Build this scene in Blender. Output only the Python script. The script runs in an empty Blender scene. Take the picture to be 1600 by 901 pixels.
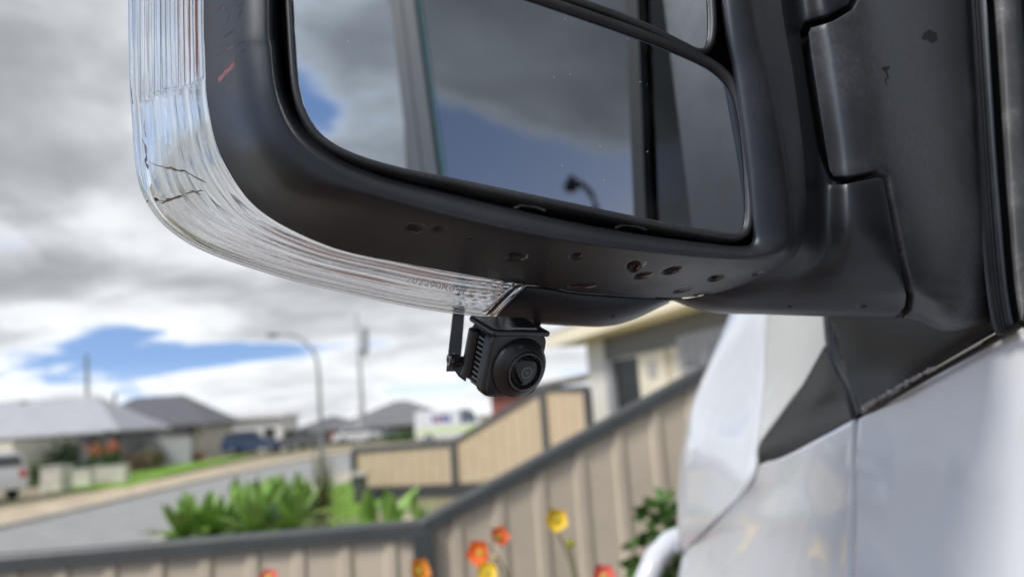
import bpy, bmesh, math, random
import numpy as np
from mathutils import Vector, Matrix
from mathutils.bvhtree import BVHTree
random.seed(7)
SC = bpy.context.scene
COL = SC.collection
R = math.radians

# ------------------------------------------------------------------ camera
FPX, CX, CY = 1150.0, 800.0, 450.5           # focal length and centre in photo pixels
PITCH, ROLL = R(9.4), R(4.0)
EYE = Vector((0, 0, 2.0))
_f = Vector((0, math.cos(PITCH), math.sin(PITCH)))
_u0 = Vector((0, -math.sin(PITCH), math.cos(PITCH)))
_r0 = Vector((1, 0, 0))
_r = _r0 * math.cos(ROLL) - _u0 * math.sin(ROLL)
_u = _u0 * math.cos(ROLL) + _r0 * math.sin(ROLL)
cam = bpy.data.cameras.new('camera')
cam_o = bpy.data.objects.new('camera', cam)
COL.objects.link(cam_o)
cam_o.matrix_world = Matrix(((_r.x, _u.x, -_f.x, EYE.x), (_r.y, _u.y, -_f.y, EYE.y), (_r.z, _u.z, -_f.z, EYE.z), (0, 0, 0, 1)))
cam.sensor_width = 36.0
cam.sensor_fit = 'HORIZONTAL'
cam.lens = 36.0 * FPX / 1600.0
cam.clip_start, cam.clip_end = 0.02, 3000
cam.dof.use_dof = True
cam.dof.focus_distance = 0.352
cam.dof.aperture_fstop = cam.lens / 4.6       # a phone lens: 4.6 mm opening
SC.camera = cam_o

# ------------------------------------------------------------------ sky, sun, exposure
SUN_EL, SUN_AZ = R(44), R(228)               # azimuth from +Y, clockwise
world = bpy.data.worlds.new('World')
SC.world = world
world.use_nodes = True
wn, wl = world.node_tree.nodes, world.node_tree.links
wn.clear()
def N(nodes, t, **kw):
    n = nodes.new(t)
    for k, v in kw.items():
        if isinstance(k, str) and hasattr(n, k): setattr(n, k, v)
    return n
def math_node(nodes, links, op, a, b=None, c=None, clamp=False):
    n = nodes.new('ShaderNodeMath'); n.operation = op; n.use_clamp = clamp
    for i, x in enumerate((a, b, c)):
        if x is None: continue
        if isinstance(x, (int, float)): n.inputs[i].default_value = x
        else: links.new(x, n.inputs[i])
    return n.outputs[0]
def map_range(nodes, links, v, a, b, c, d, smooth=True):
    n = nodes.new('ShaderNodeMapRange')
    n.interpolation_type = 'SMOOTHSTEP' if smooth else 'LINEAR'
    links.new(v, n.inputs['Value'])
    for k, x in zip(('From Min', 'From Max', 'To Min', 'To Max'), (a, b, c, d)): n.inputs[k].default_value = x
    return n.outputs[0]
COV = (0.405, 0.475)
OFF1, OFF2 = (12.55, 3.35, 0.0), (9.4, 5.2, 1.3)
def build_sky():
    sky = N(wn, 'ShaderNodeTexSky'); sky.sky_type = 'NISHITA'; sky.sun_disc = False
    sky.sun_elevation = SUN_EL; sky.sun_rotation = SUN_AZ; sky.dust_density = 0.4; sky.air_density = 1.0; sky.ozone_density = 2.0
    tc = N(wn, 'ShaderNodeTexCoord')
    sep = N(wn, 'ShaderNodeSeparateXYZ'); wl.new(tc.outputs['Generated'], sep.inputs[0])
    zz = math_node(wn, wl, 'MAXIMUM', sep.outputs[2], 0.0)
    zb = math_node(wn, wl, 'ADD', zz, 0.16)
    ux = math_node(wn, wl, 'DIVIDE', sep.outputs[0], zb)
    uy = math_node(wn, wl, 'DIVIDE', sep.outputs[1], zb)
    cv = N(wn, 'ShaderNodeCombineXYZ'); wl.new(ux, cv.inputs[0]); wl.new(uy, cv.inputs[1]); cv.inputs[2].default_value = 3.7
    sv = N(wn, 'ShaderNodeCombineXYZ'); wl.new(sep.outputs[0], sv.inputs[0]); wl.new(sep.outputs[1], sv.inputs[1]); wl.new(math_node(wn, wl, 'ADD', math_node(wn, wl, 'MULTIPLY', zz, 2.2), 0.22), sv.inputs[2])
    nv = N(wn, 'ShaderNodeVectorMath'); nv.operation = 'NORMALIZE'; wl.new(sv.outputs[0], nv.inputs[0]); wl.new(nv.outputs[0], sky.inputs['Vector'])   # the deep blue between the clouds
    def noise(scale, detail, rough, off, dist=0.0):
        m = N(wn, 'ShaderNodeMapping'); wl.new(cv.outputs[0], m.inputs[0]); m.inputs['Location'].default_value = off
        n = N(wn, 'ShaderNodeTexNoise'); n.inputs['Scale'].default_value = scale; n.inputs['Detail'].default_value = detail
        n.inputs['Roughness'].default_value = rough; n.inputs['Distortion'].default_value = dist
        wl.new(m.outputs[0], n.inputs['Vector']); return n.outputs['Fac']
    n1 = noise(0.8, 9, 0.52, OFF1, 0.25)
    n2 = noise(1.5, 8, 0.55, OFF2, 0.2)
    # the cloud deck thins out towards the south-west, behind the photographer
    thin = math_node(wn, wl, 'ADD', math_node(wn, wl, 'MULTIPLY', sep.outputs[0], 0.16), math_node(wn, wl, 'MULTIPLY_ADD', sep.outputs[1], 0.10, 0.06))
    thin = math_node(wn, wl, 'MINIMUM', thin, 0.0)
    n1 = math_node(wn, wl, 'ADD', n1, thin)
    cover = map_range(wn, wl, n1, COV[0], COV[1], 0.0, 1.0)
    thick = map_range(wn, wl, n1, 0.40, 0.53, 0.0, 1.0)
    lum = map_range(wn, wl, n2, 0.34, 0.66, 0.0, 1.0)
    t2 = math_node(wn, wl, 'MULTIPLY', thick, math_node(wn, wl, 'ADD', math_node(wn, wl, 'MULTIPLY', lum, 0.75), 0.25))
    # the underside of the layer is grey overhead, its far edges are lit and white
    el = map_range(wn, wl, zz, 0.06, 0.20, 0.42, 1.0)
    t3 = math_node(wn, wl, 'MULTIPLY', t2, el, clamp=True)
    ramp = N(wn, 'ShaderNodeValToRGB'); wl.new(t3, ramp.inputs[0])
    e = ramp.color_ramp.elements
    e[0].position = 0.0; e[0].color = (0.78, 0.80, 0.82, 1)
    e[1].position = 1.0; e[1].color = (0.25, 0.265, 0.285, 1)
    k = ramp.color_ramp.elements.new(0.45); k.color = (0.45, 0.465, 0.49, 1)
    bg_sky = N(wn, 'ShaderNodeBackground'); wl.new(sky.outputs[0], bg_sky.inputs[0]); bg_sky.inputs[1].default_value = 0.15
    bg_cl = N(wn, 'ShaderNodeBackground'); wl.new(ramp.outputs[0], bg_cl.inputs[0]); bg_cl.inputs[1].default_value = 1.0
    hz = map_range(wn, wl, zz, 0.0, 0.09, 0.9, 0.0)
    cover2 = math_node(wn, wl, 'MAXIMUM', cover, hz)
    mix = N(wn, 'ShaderNodeMixShader'); wl.new(cover2, mix.inputs[0]); wl.new(bg_sky.outputs[0], mix.inputs[1]); wl.new(bg_cl.outputs[0], mix.inputs[2])
    out = N(wn, 'ShaderNodeOutputWorld'); wl.new(mix.outputs[0], out.inputs[0])
build_sky()
sun = bpy.data.lights.new('sun', 'SUN'); sun.energy = 2.2; sun.angle = R(16); sun.color = (1.0, 0.95, 0.88)
sun_o = bpy.data.objects.new('sun', sun); COL.objects.link(sun_o)
sun_dir = Vector((math.sin(SUN_AZ) * math.cos(SUN_EL), math.cos(SUN_AZ) * math.cos(SUN_EL), math.sin(SUN_EL)))
sun_o.rotation_euler = sun_dir.to_track_quat('Z', 'Y').to_euler()
SC.view_settings.view_transform = 'Standard'; SC.view_settings.look = 'None'
SC.view_settings.exposure = 0.62; SC.view_settings.gamma = 1.0
SC.render.engine = 'CYCLES'
SC.cycles.max_bounces = 10; SC.cycles.transparent_max_bounces = 12; SC.cycles.use_denoising = True
SC.cycles.caustics_reflective = False; SC.cycles.caustics_refractive = False

# ------------------------------------------------------------------ pixel <-> place
def ray(px, py): return _f + _r * ((px - CX) / FPX) + _u * ((CY - py) / FPX)
def at(px, py, d): return EYE + ray(px, py) * d
def on_plane(px, py, p0, n):
    v = ray(px, py); return EYE + v * ((p0 - EYE).dot(n) / v.dot(n))
def ground(px, py, z=0.0):
    v = ray(px, py); return EYE + v * ((z - EYE.z) / v.z)
def horizon(px): return CY + FPX * math.tan(PITCH) / math.cos(ROLL) - math.tan(ROLL) * (px - CX)
def pos(px, d): return at(px, horizon(px), d)
def proj(p):
    q = Vector(p) - EYE; w = q.dot(_f); return CX + FPX * q.dot(_r) / w, CY - FPX * q.dot(_u) / w, w
A_R, A_U, A_F, A_E = (np.array(v) for v in (_r, _u, _f, EYE))
def at_np(a):
    a = np.asarray(a, float)
    px, py, d = a[..., 0], a[..., 1], a[..., 2]
    return A_E + d[..., None] * (A_F + ((px - CX) / FPX)[..., None] * A_R + ((CY - py) / FPX)[..., None] * A_U)

# ------------------------------------------------------------------ materials
MATS = {}
def mat(name, col, rough=0.5, metal=0.0, var=0.0, vscale=8.0, bump=0.0, bscale=200.0, coat=0.0, spec=None, trans=0.0, ior=1.45, rand=0.0, alpha=1.0, col2=None, emit=None):
    if name in MATS: return MATS[name]
    m = bpy.data.materials.new(name); m.use_nodes = True
    n, l = m.node_tree.nodes, m.node_tree.links
    b = n['Principled BSDF']
    b.inputs['Base Color'].default_value = (*col, 1); b.inputs['Roughness'].default_value = rough; b.inputs['Metallic'].default_value = metal
    b.inputs['Coat Weight'].default_value = coat; b.inputs['Coat Roughness'].default_value = 0.04
    b.inputs['Transmission Weight'].default_value = trans; b.inputs['IOR'].default_value = ior
    if spec is not None: b.inputs['Specular IOR Level'].default_value = spec
    tc = n.new('ShaderNodeTexCoord')
    if var > 0 or rand > 0:
        src = None
        if var > 0:
            nz = n.new('ShaderNodeTexNoise'); nz.inputs['Scale'].default_value = vscale; nz.inputs['Detail'].default_value = 6
            nz.inputs['Roughness'].default_value = 0.65; l.new(tc.outputs['Object'], nz.inputs['Vector'])
            src = map_range(n, l, nz.outputs['Fac'], 0.3, 0.7, 0.0, 1.0)
        if col2 is not None and src is not None:
            mx = n.new('ShaderNodeMix'); mx.data_type = 'RGBA'; mx.inputs['A'].default_value = (*col, 1); mx.inputs['B'].default_value = (*col2, 1)
            l.new(math_node(n, l, 'MULTIPLY', src, var), mx.inputs['Factor']); cur = mx.outputs['Result']
        else:
            hv = n.new('ShaderNodeHueSaturation'); hv.inputs['Color'].default_value = (*col, 1)
            v = 1.0
            if src is not None: v = math_node(n, l, 'ADD', math_node(n, l, 'MULTIPLY', src, 2 * var), 1 - var)
            if rand > 0:
                oi = n.new('ShaderNodeObjectInfo')
                rv = math_node(n, l, 'ADD', math_node(n, l, 'MULTIPLY', oi.outputs['Random'], 2 * rand), 1 - rand)
                v = rv if src is None else math_node(n, l, 'MULTIPLY', v, rv)
            l.new(v, hv.inputs['Value']); cur = hv.outputs['Color']
        l.new(cur, b.inputs['Base Color'])
    if bump > 0:
        nb = n.new('ShaderNodeTexNoise'); nb.inputs['Scale'].default_value = bscale; nb.inputs['Detail'].default_value = 4
        l.new(tc.outputs['Object'], nb.inputs['Vector'])
        bp = n.new('ShaderNodeBump'); bp.inputs['Strength'].default_value = bump; bp.inputs['Distance'].default_value = 0.001
        l.new(nb.outputs['Fac'], bp.inputs['Height']); l.new(bp.outputs[0], b.inputs['Normal'])
    if emit: b.inputs['Emission Color'].default_value = (*emit[0], 1); b.inputs['Emission Strength'].default_value = emit[1]
    MATS[name] = m; return m

def plastic(name, base, dust, rough, bump=0.25, bscale=2600, dscale=14.0, spec=0.5):
    """weathered moulded plastic: grain, faded patches, dust in patches"""
    m = bpy.data.materials.new(name); m.use_nodes = True
    n, l = m.node_tree.nodes, m.node_tree.links; b = n['Principled BSDF']
    tc = n.new('ShaderNodeTexCoord')
    def nz(s, d, r):
        k = n.new('ShaderNodeTexNoise'); k.inputs['Scale'].default_value = s; k.inputs['Detail'].default_value = d; k.inputs['Roughness'].default_value = r
        l.new(tc.outputs['Object'], k.inputs['Vector']); return k.outputs['Fac']
    b.inputs['Specular IOR Level'].default_value = spec; b.inputs['Specular Tint'].default_value = (.80, .90, 1.0, 1)
    big, fine = nz(dscale, 7, 0.6), nz(420, 3, 0.6)
    f = math_node(n, l, 'MULTIPLY', map_range(n, l, big, 0.40, 0.72, 0, 1), map_range(n, l, fine, 0.35, 0.75, 0.35, 1))
    mx = n.new('ShaderNodeMix'); mx.data_type = 'RGBA'; mx.inputs['A'].default_value = (*base, 1); mx.inputs['B'].default_value = (*dust, 1)
    l.new(f, mx.inputs['Factor']); l.new(mx.outputs['Result'], b.inputs['Base Color'])
    l.new(map_range(n, l, big, 0.3, 0.7, rough - 0.05, rough + 0.10), b.inputs['Roughness'])
    bp = n.new('ShaderNodeBump'); bp.inputs['Strength'].default_value = bump; bp.inputs['Distance'].default_value = 0.0002
    l.new(nz(bscale, 2, 0.5), bp.inputs['Height']); l.new(bp.outputs[0], b.inputs['Normal'])
    MATS[name] = m; return m
M_BLACK = plastic('black_plastic', (0.0105, 0.0115, 0.0145), (0.022, 0.024, 0.030), 0.33, spec=0.42)
M_SAIL = plastic('sail_plastic', (0.016, 0.015, 0.015), (0.04, 0.036, 0.032), 0.50)
M_ARM = plastic('arm_plastic', (0.026, 0.028, 0.034), (0.11, 0.113, 0.128), 0.37, spec=0.55)
M_COWL = mat('cowl_plastic', (0.010, 0.0095, 0.009), 0.45, spec=0.25)
M_RUBBER = plastic('black_rubber', (0.012, 0.012, 0.013), (0.05, 0.05, 0.05), 0.45)
M_DUSTY = plastic('dusty_rubber', (0.09, 0.09, 0.095), (0.30, 0.30, 0.31), 0.6, dscale=30)
M_GLOSSB = mat('gloss_black', (0.008, 0.008, 0.009), 0.12)
M_CAMB = mat('camera_black', (0.010, 0.010, 0.012), 0.33, bump=0.1, bscale=1800)
M_CAMLIP = mat('camera_black_satin', (0.016, 0.016, 0.018), 0.22)
M_BRACKET = mat('bracket_steel', (0.085, 0.092, 0.115), 0.38, metal=0.3)
M_PAINT = mat('white_paint', (0.61, 0.64, 0.68), 0.30, coat=0.7, var=0.04, vscale=3)
M_GLASSDARK = mat('window_glass', (0.010, 0.013, 0.016), 0.02, ior=2.3)
M_DARK = mat('cabin_dark', (0.012, 0.012, 0.013), 0.7)

def mirror_glass_mat():
    m = bpy.data.materials.new('mirror_silver'); m.use_nodes = True
    n, l = m.node_tree.nodes, m.node_tree.links; b = n['Principled BSDF']
    b.inputs['Base Color'].default_value = (0.50, 0.55, 0.60, 1); b.inputs['Metallic'].default_value = 1.0; b.inputs['Roughness'].default_value = 0.0
    tc = n.new('ShaderNodeTexCoord')
    vo = n.new('ShaderNodeTexVoronoi'); vo.inputs['Scale'].default_value = 260; l.new(tc.outputs['Object'], vo.inputs['Vector'])
    pick = math_node(n, l, 'GREATER_THAN', n_sep(n, l, vo.outputs['Color']), 0.95)
    dot = map_range(n, l, vo.outputs['Distance'], 0.05, 0.16, 1.0, 0.0)
    nz = n.new('ShaderNodeTexNoise'); nz.inputs['Scale'].default_value = 30; nz.inputs['Detail'].default_value = 8; l.new(tc.outputs['Object'], nz.inputs['Vector'])
    film = map_range(n, l, nz.outputs['Fac'], 0.45, 0.85, 0.0, 0.02)
    fac = math_node(n, l, 'ADD', math_node(n, l, 'MULTIPLY', math_node(n, l, 'MULTIPLY', dot, pick), 0.5), film, clamp=True)
    d = n.new('ShaderNodeBsdfDiffuse'); d.inputs['Color'].default_value = (0.45, 0.46, 0.47, 1)
    mx = n.new('ShaderNodeMixShader'); l.new(fac, mx.inputs[0]); l.new(b.outputs[0], mx.inputs[1]); l.new(d.outputs[0], mx.inputs[2])
    l.new(mx.outputs[0], n['Material Output'].inputs[0]); return m
def n_sep(n, l, c):
    s = n.new('ShaderNodeSeparateColor'); l.new(c, s.inputs[0]); return s.outputs[0]
M_MIRROR = mirror_glass_mat()
def thin_glass(name, tint, refl_ior, rough=0.01):
    m = bpy.data.materials.new(name); m.use_nodes = True
    n, l = m.node_tree.nodes, m.node_tree.links
    n.remove(n['Principled BSDF'])
    t = n.new('ShaderNodeBsdfTransparent'); t.inputs[0].default_value = (*tint, 1)
    g = n.new('ShaderNodeBsdfGlossy'); g.inputs['Roughness'].default_value = rough; g.inputs[0].default_value = (1, 1, 1, 1)
    f = n.new('ShaderNodeFresnel'); f.inputs[0].default_value = refl_ior
    mx = n.new('ShaderNodeMixShader'); l.new(f.outputs[0], mx.inputs[0]); l.new(t.outputs[0], mx.inputs[1]); l.new(g.outputs[0], mx.inputs[2])
    l.new(mx.outputs[0], n['Material Output'].inputs[0]); MATS[name] = m; return m
M_LENS = thin_glass('clear_lens', (0.93, 0.95, 0.96), 1.5, 0.02)
M_WINDOW = thin_glass('side_window', (0.12, 0.17, 0.19), 3.6)
M_QUARTER = thin_glass('quarter_glass', (0.85, 0.95, 0.95), 1.5)
M_REFL = mat('lens_reflector', (0.86, 0.87, 0.88), 0.10, metal=1.0)
def lens_body_mat():
    m = bpy.data.materials.new('lens_body'); m.use_nodes = True; n, l = m.node_tree.nodes, m.node_tree.links; b = n['Principled BSDF']
    b.inputs['Base Color'].default_value = (.95, .97, .98, 1); b.inputs['Roughness'].default_value = .03; b.inputs['Transmission Weight'].default_value = 1; b.inputs['IOR'].default_value = 1.36
    s = n.new('ShaderNodeBsdfPrincipled'); s.inputs['Base Color'].default_value = (.95, .96, .97, 1); s.inputs['Metallic'].default_value = .85; s.inputs['Roughness'].default_value = .10
    mx = n.new('ShaderNodeMixShader'); mx.inputs[0].default_value = .23; l.new(b.outputs[0], mx.inputs[1]); l.new(s.outputs[0], mx.inputs[2]); l.new(mx.outputs[0], n['Material Output'].inputs[0]); return m
M_LBODY = lens_body_mat()
M_AMBER = mat('amber', (0.85, 0.24, 0.03), 0.3)

# ------------------------------------------------------------------ object helpers
ORG = {}
def org(p): return ORG[p.name] if p is not None else Vector((0, 0, 0))
def tag(o, label=None, cat=None, group=None, kind=None):
    if label: o['label'] = label
    if cat: o['category'] = cat
    if group: o['group'] = group
    if kind: o['kind'] = kind
    return o
def thing(name, loc, label, cat, group=None, parent=None):
    o = bpy.data.objects.new(name, None); COL.objects.link(o); loc = Vector(loc)
    o.empty_display_size = 0.1
    if parent is not None: o.parent = parent; o.location = loc - org(parent)
    else: o.location = loc
    ORG[o.name] = loc.copy()
    return tag(o, label, cat, group)
def obj(name, verts, faces, m, parent=None, smooth=False, solid=0.0, off=-1.0, bev=0.0):
    o0 = org(parent)
    me = bpy.data.meshes.new(name)
    me.from_pydata([tuple(Vector(v) - o0) for v in verts] if not isinstance(verts, np.ndarray) else (verts - np.array(o0)).tolist(), [], faces)
    if m is not None: me.materials.append(m)
    if smooth: me.polygons.foreach_set('use_smooth', [True] * len(me.polygons))
    me.update()
    o = bpy.data.objects.new(name, me); COL.objects.link(o)
    if parent is not None: o.parent = parent
    ORG[o.name] = o0
    if solid:
        md = o.modifiers.new('thickness', 'SOLIDIFY'); md.thickness = solid; md.offset = off
    if bev:
        md = o.modifiers.new('edges', 'BEVEL'); md.width = bev; md.segments = 3; md.limit_method = 'ANGLE'; md.angle_limit = R(35)
    return o
class MB:
    """collects shapes for ONE part"""
    def __init__(s): s.v, s.f = [], []
    def add(s, v, f):
        k = len(s.v); s.v += [Vector(x) for x in v]; s.f += [tuple(i + k for i in q) for q in f]; return s
    def box(s, a, b):
        (x0, y0, z0), (x1, y1, z1) = a, b
        return s.add([(x0, y0, z0), (x1, y0, z0), (x1, y1, z0), (x0, y1, z0), (x0, y0, z1), (x1, y0, z1), (x1, y1, z1), (x0, y1, z1)],
                     [(3, 2, 1, 0), (4, 5, 6, 7), (0, 1, 5, 4), (1, 2, 6, 5), (2, 3, 7, 6), (3, 0, 4, 7)])
    def obox(s, c, ax, ay, az):
        """oriented box: centre and three half-axis vectors"""
        c, ax, ay, az = (Vector(t) for t in (c, ax, ay, az))
        if ax.cross(ay).dot(az) < 0: az = -az
        vs = [c + ax * i + ay * j + az * k for k in (-1, 1) for i, j in ((-1, -1), (1, -1), (1, 1), (-1, 1))]
        return s.add(vs, [(3, 2, 1, 0), (4, 5, 6, 7), (0, 1, 5, 4), (1, 2, 6, 5), (2, 3, 7, 6), (3, 0, 4, 7)])
    def tube(s, path, rad, n=10, cap=True):
        path = [Vector(p) for p in path]
        if isinstance(rad, (int, float)): rad = [rad] * len(path)
        k0 = len(s.v); ref = Vector((0.13, 0.21, 0.97))
        for i, p in enumerate(path):
            t = (path[min(i + 1, len(path) - 1)] - path[max(i - 1, 0)]).normalized()
            if abs(t.dot(ref)) > 0.95: ref = Vector((0.97, 0.1, 0.2))
            a = t.cross(ref).normalized(); b = t.cross(a)
            for j in range(n):
                w = 2 * math.pi * j / n; s.v.append(p + (a * math.cos(w) + b * math.sin(w)) * rad[i])
        for i in range(len(path) - 1):
            for j in range(n):
                q = k0 + i * n; s.f.append((q + j, q + (j + 1) % n, q + n + (j + 1) % n, q + n + j))
        if cap:
            s.f.append(tuple(k0 + j for j in range(n))); q = k0 + (len(path) - 1) * n; s.f.append(tuple(q + n - 1 - j for j in range(n)))
        return s
    def lathe(s, c, axis, prof, n=32):
        """prof: (distance along axis, radius)"""
        axis = Vector(axis).normalized(); ref = Vector((0, 0, 1)) if abs(axis.z) < 0.9 else Vector((1, 0, 0))
        a = axis.cross(ref).normalized(); b = axis.cross(a); c = Vector(c); k0 = len(s.v)
        for h, r in prof:
            for j in range(n):
                w = 2 * math.pi * j / n; s.v.append(c + axis * h + (a * math.cos(w) + b * math.sin(w)) * r)
        for i in range(len(prof) - 1):
            for j in range(n):
                q = k0 + i * n; s.f.append((q + j, q + (j + 1) % n, q + n + (j + 1) % n, q + n + j))
        s.f.append(tuple(k0 + n - 1 - j for j in range(n))); q = k0 + (len(prof) - 1) * n; s.f.append(tuple(q + j for j in range(n)))
        return s
    def prism(s, poly, vec):
        poly = [Vector(p) for p in poly]; vec = Vector(vec); n = len(poly)
        return s.add(poly + [p + vec for p in poly], [tuple(range(n - 1, -1, -1)), tuple(range(n, 2 * n))] + [(i, (i + 1) % n, n + (i + 1) % n, n + i) for i in range(n)])
    def build(s, name, m, parent=None, smooth=False, **kw):
        o = obj(name, s.v, s.f, m, parent, smooth, **kw)
        if smooth: shade_auto(o)
        return o
def shade_auto(o, ang=40):
    me = o.data; bm = bmesh.new(); bm.from_mesh(me); bmesh.ops.recalc_face_normals(bm, faces=bm.faces)
    for e in bm.edges:
        e.smooth = len(e.link_faces) == 2 and e.calc_face_angle(0) < R(ang)
    bm.to_mesh(me); bm.free()
def quads(nr, nc, closed_c=False, flip=False):
    f = []
    cc = nc if closed_c else nc - 1
    for i in range(nr - 1):
        for j in range(cc):
            a, b = i * nc + j, i * nc + (j + 1) % nc
            q = (a, b, b + nc, a + nc); f.append(q[::-1] if flip else q)
    return f
def catmull(P, t, closed=False):
    """P: (n, ...) control values, t: parameters in [0, n-1] (or [0, n) when closed)"""
    P = np.asarray(P, float); n = len(P); t = np.asarray(t, float)
    i = np.floor(t).astype(int)
    if not closed: i = np.clip(i, 0, n - 2)
    u = (t - i).reshape((-1,) + (1,) * (P.ndim - 1))
    def g(k):
        if closed: return P[k % n]
        lo = (2 * P[0] - P[1])[None]; hi = (2 * P[-1] - P[-2])[None]
        Q = np.concatenate([lo, P, hi]); return Q[np.clip(k + 1, 0, n + 1)]
    p0, p1, p2, p3 = g(i - 1), g(i), g(i + 1), g(i + 2)
    return 0.5 * (2 * p1 + (p2 - p0) * u + (2 * p0 - 5 * p1 + 4 * p2 - p3) * u * u + (3 * p1 - p0 - 3 * p2 + p3) * u ** 3)
def grid_surface(ctrl, tr, tc, closed_c=False):
    """ctrl (rows, cols, k) -> (len(tr), len(tc), k)"""
    a = catmull(np.swapaxes(np.asarray(ctrl, float), 0, 1), tc, closed_c)      # along columns
    return catmull(np.swapaxes(a, 0, 1), tr)
def normals_np(W):
    a = np.gradient(W, axis=0); b = np.gradient(W, axis=1); n = np.cross(a, b)
    return n / (np.linalg.norm(n, axis=-1, keepdims=True) + 1e-12)
def bvh_of(o):
    off = ORG[o.name]
    me = o.data
    return BVHTree.FromPolygons([v.co + off for v in me.vertices], [tuple(p.vertices) for p in me.polygons])
def px_patch(name, ctrl, m, parent, n=24, k=24, solid=0.006, smooth=True, **kw):
    """a smooth sheet through a control net of (px, py, depth) points"""
    ctrl = np.asarray(ctrl, float)
    G = grid_surface(ctrl, np.linspace(0, len(ctrl) - 1, n), np.linspace(0, ctrl.shape[1] - 1, k))
    W = at_np(G)
    nn = normals_np(W); mid = W[n // 2, k // 2]
    flip = np.dot(nn[n // 2, k // 2], A_E - mid) > 0
    o = obj(name, W.reshape(-1, 3), quads(n, k, flip=flip), m, parent, smooth, solid=solid, **kw)
    return o

# ================================================================== setting
def sstep(a, b, x):
    t = np.clip((np.asarray(x, float) - a) / (b - a), 0, 1); return t * t * (3 - 2 * t)
def terrain_z(x, y):
    return 0.5 * sstep(-6.4, -4.4, x) * (1 - sstep(30, 40, y)) - 1.0 * sstep(72, 82, y) - 0.02
def build_ground():
    xs = np.concatenate([np.linspace(-900, -60, 12), np.linspace(-55, -12, 30), np.linspace(-11, 10, 64), np.linspace(12, 60, 26), np.linspace(80, 900, 10)])
    ys = np.concatenate([np.linspace(-500, -20, 10), np.linspace(-15, 100, 90), np.linspace(120, 1500, 14)])
    X, Y = np.meshgrid(xs, ys)
    V = np.stack([X, Y, terrain_z(X, Y)], -1)
    m = mat('dry_ground', (0.30, 0.25, 0.17), 0.95, var=0.6, vscale=0.7, col2=(0.16, 0.17, 0.08), bump=0.5, bscale=20)
    tag(obj('ground', V.reshape(-1, 3), quads(len(ys), len(xs)), m), kind='structure')
build_ground()
ROAD = [(-10.0, -60), (-10.0, -20), (-10.0, 0), (-10.0, 12), (-10.05, 22), (-10.4, 32), (-10.0, 42), (-7.6, 52), (-2.6, 60), (6, 65), (20, 68), (60, 70)]
def ribbon(name, off0, off1, z, m, zt=None, t0=0.0, t1=None, kind='structure'):
    P = np.array(ROAD, float); t = np.linspace(t0, len(P) - 1 if t1 is None else t1, 120); C = catmull(P, t)
    d = np.gradient(C, axis=0); d /= np.linalg.norm(d, axis=1, keepdims=True); nrm = np.stack([d[:, 1], -d[:, 0]], 1)
    v = []; k = len(C)
    prof = [(off0, z), (off1, z)] if zt is None else [(off0, z), (off0, zt), (off1, zt), (off1, z)]
    for o_, z_ in prof: v += [(c[0] + n_[0] * o_, c[1] + n_[1] * o_, z_) for c, n_ in zip(C, nrm)]
    f = []
    for i in range(len(prof) - 1):
        f += [(i * k + j, (i + 1) * k + j, (i + 1) * k + j + 1, i * k + j + 1) for j in range(k - 1)]
    return tag(obj(name, v, f, m), kind=kind)
M_ASPHALT = mat('asphalt', (0.29, 0.29, 0.28), 0.9, var=0.12, vscale=1.5, bump=0.3, bscale=60)
M_CONC = mat('concrete', (0.46, 0.42, 0.345), 0.85, var=0.12, vscale=2.0, bump=0.2, bscale=50)
M_KERB = mat('kerb_concrete', (0.45, 0.43, 0.39), 0.85, var=0.1, vscale=3)
M_SAND = mat('sandy_verge', (0.47, 0.385, 0.27), 0.95, var=0.25, vscale=1.1)
ribbon('road', -2.9, 2.9, 0.004, M_ASPHALT)
ribbon('kerb', -3.15, -2.9, 0.0, M_KERB, 0.10)
ribbon('kerb', 2.9, 3.15, 0.0, M_KERB, 0.10)
ribbon('verge', -6.2, -3.15, 0.05, M_SAND)
ribbon('footpath', 3.15, 4.5, 0.06, M_CONC, t1=5.2)
M_LAWN = mat('lawn', (0.15, 0.29, 0.02), 0.9, var=0.35, vscale=5, bump=0.8, bscale=60)
def flat_poly(name, pts, z, m, kind='structure'):
    return tag(obj(name, [(p[0], p[1], z) for p in pts], [tuple(range(len(pts)))], m), kind=kind)
flat_poly('lawn', [ground(70, 772), ground(135, 748), ground(205, 738), ground(345, 716), ground(410, 708), ground(262, 744), ground(200, 762)], 0.065, M_LAWN)
flat_poly('lawn', [(-4.6, 9.5), (-3.0, 9.5), (-2.6, 15.5), (-4.6, 20), (-5.0, 16)], 0.49, M_LAWN)
flat_poly('driveway', [(-7.1, 6.2), (-7.1, 8.6), (-6.5, 8.8), (-6.5, 6.0)], 0.066, M_CONC)
flat_poly('driveway', [(-4.3, 4.2), (-4.3, 9.2), (-0.6, 13.2), (2.5, 13.2), (2.5, 4.2)], 0.487, mat('pale_paving', (0.55, 0.48, 0.36), 0.85, var=0.1, vscale=3))
def paved_pad():
    m = bpy.data.materials.new('brick_paving'); m.use_nodes = True
    n, l = m.node_tree.nodes, m.node_tree.links; b = n['Principled BSDF']; b.inputs['Roughness'].default_value = 0.85
    tc = n.new('ShaderNodeTexCoord'); br = n.new('ShaderNodeTexBrick'); l.new(tc.outputs['Object'], br.inputs['Vector'])
    br.inputs['Scale'].default_value = 4.5; br.inputs['Color1'].default_value = (0.26, 0.135, 0.10, 1); br.inputs['Color2'].default_value = (0.20, 0.11, 0.085, 1)
    br.inputs['Mortar'].default_value = (0.2, 0.16, 0.12, 1); br.inputs['Mortar Size'].default_value = 0.012
    l.new(br.outputs['Color'], b.inputs['Base Color'])
    flat_poly('paved_driveway', [(-1.6, -9), (6, -9), (6, 1.75), (-1.6, 1.75)], 0.492, m)
paved_pad()
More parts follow.
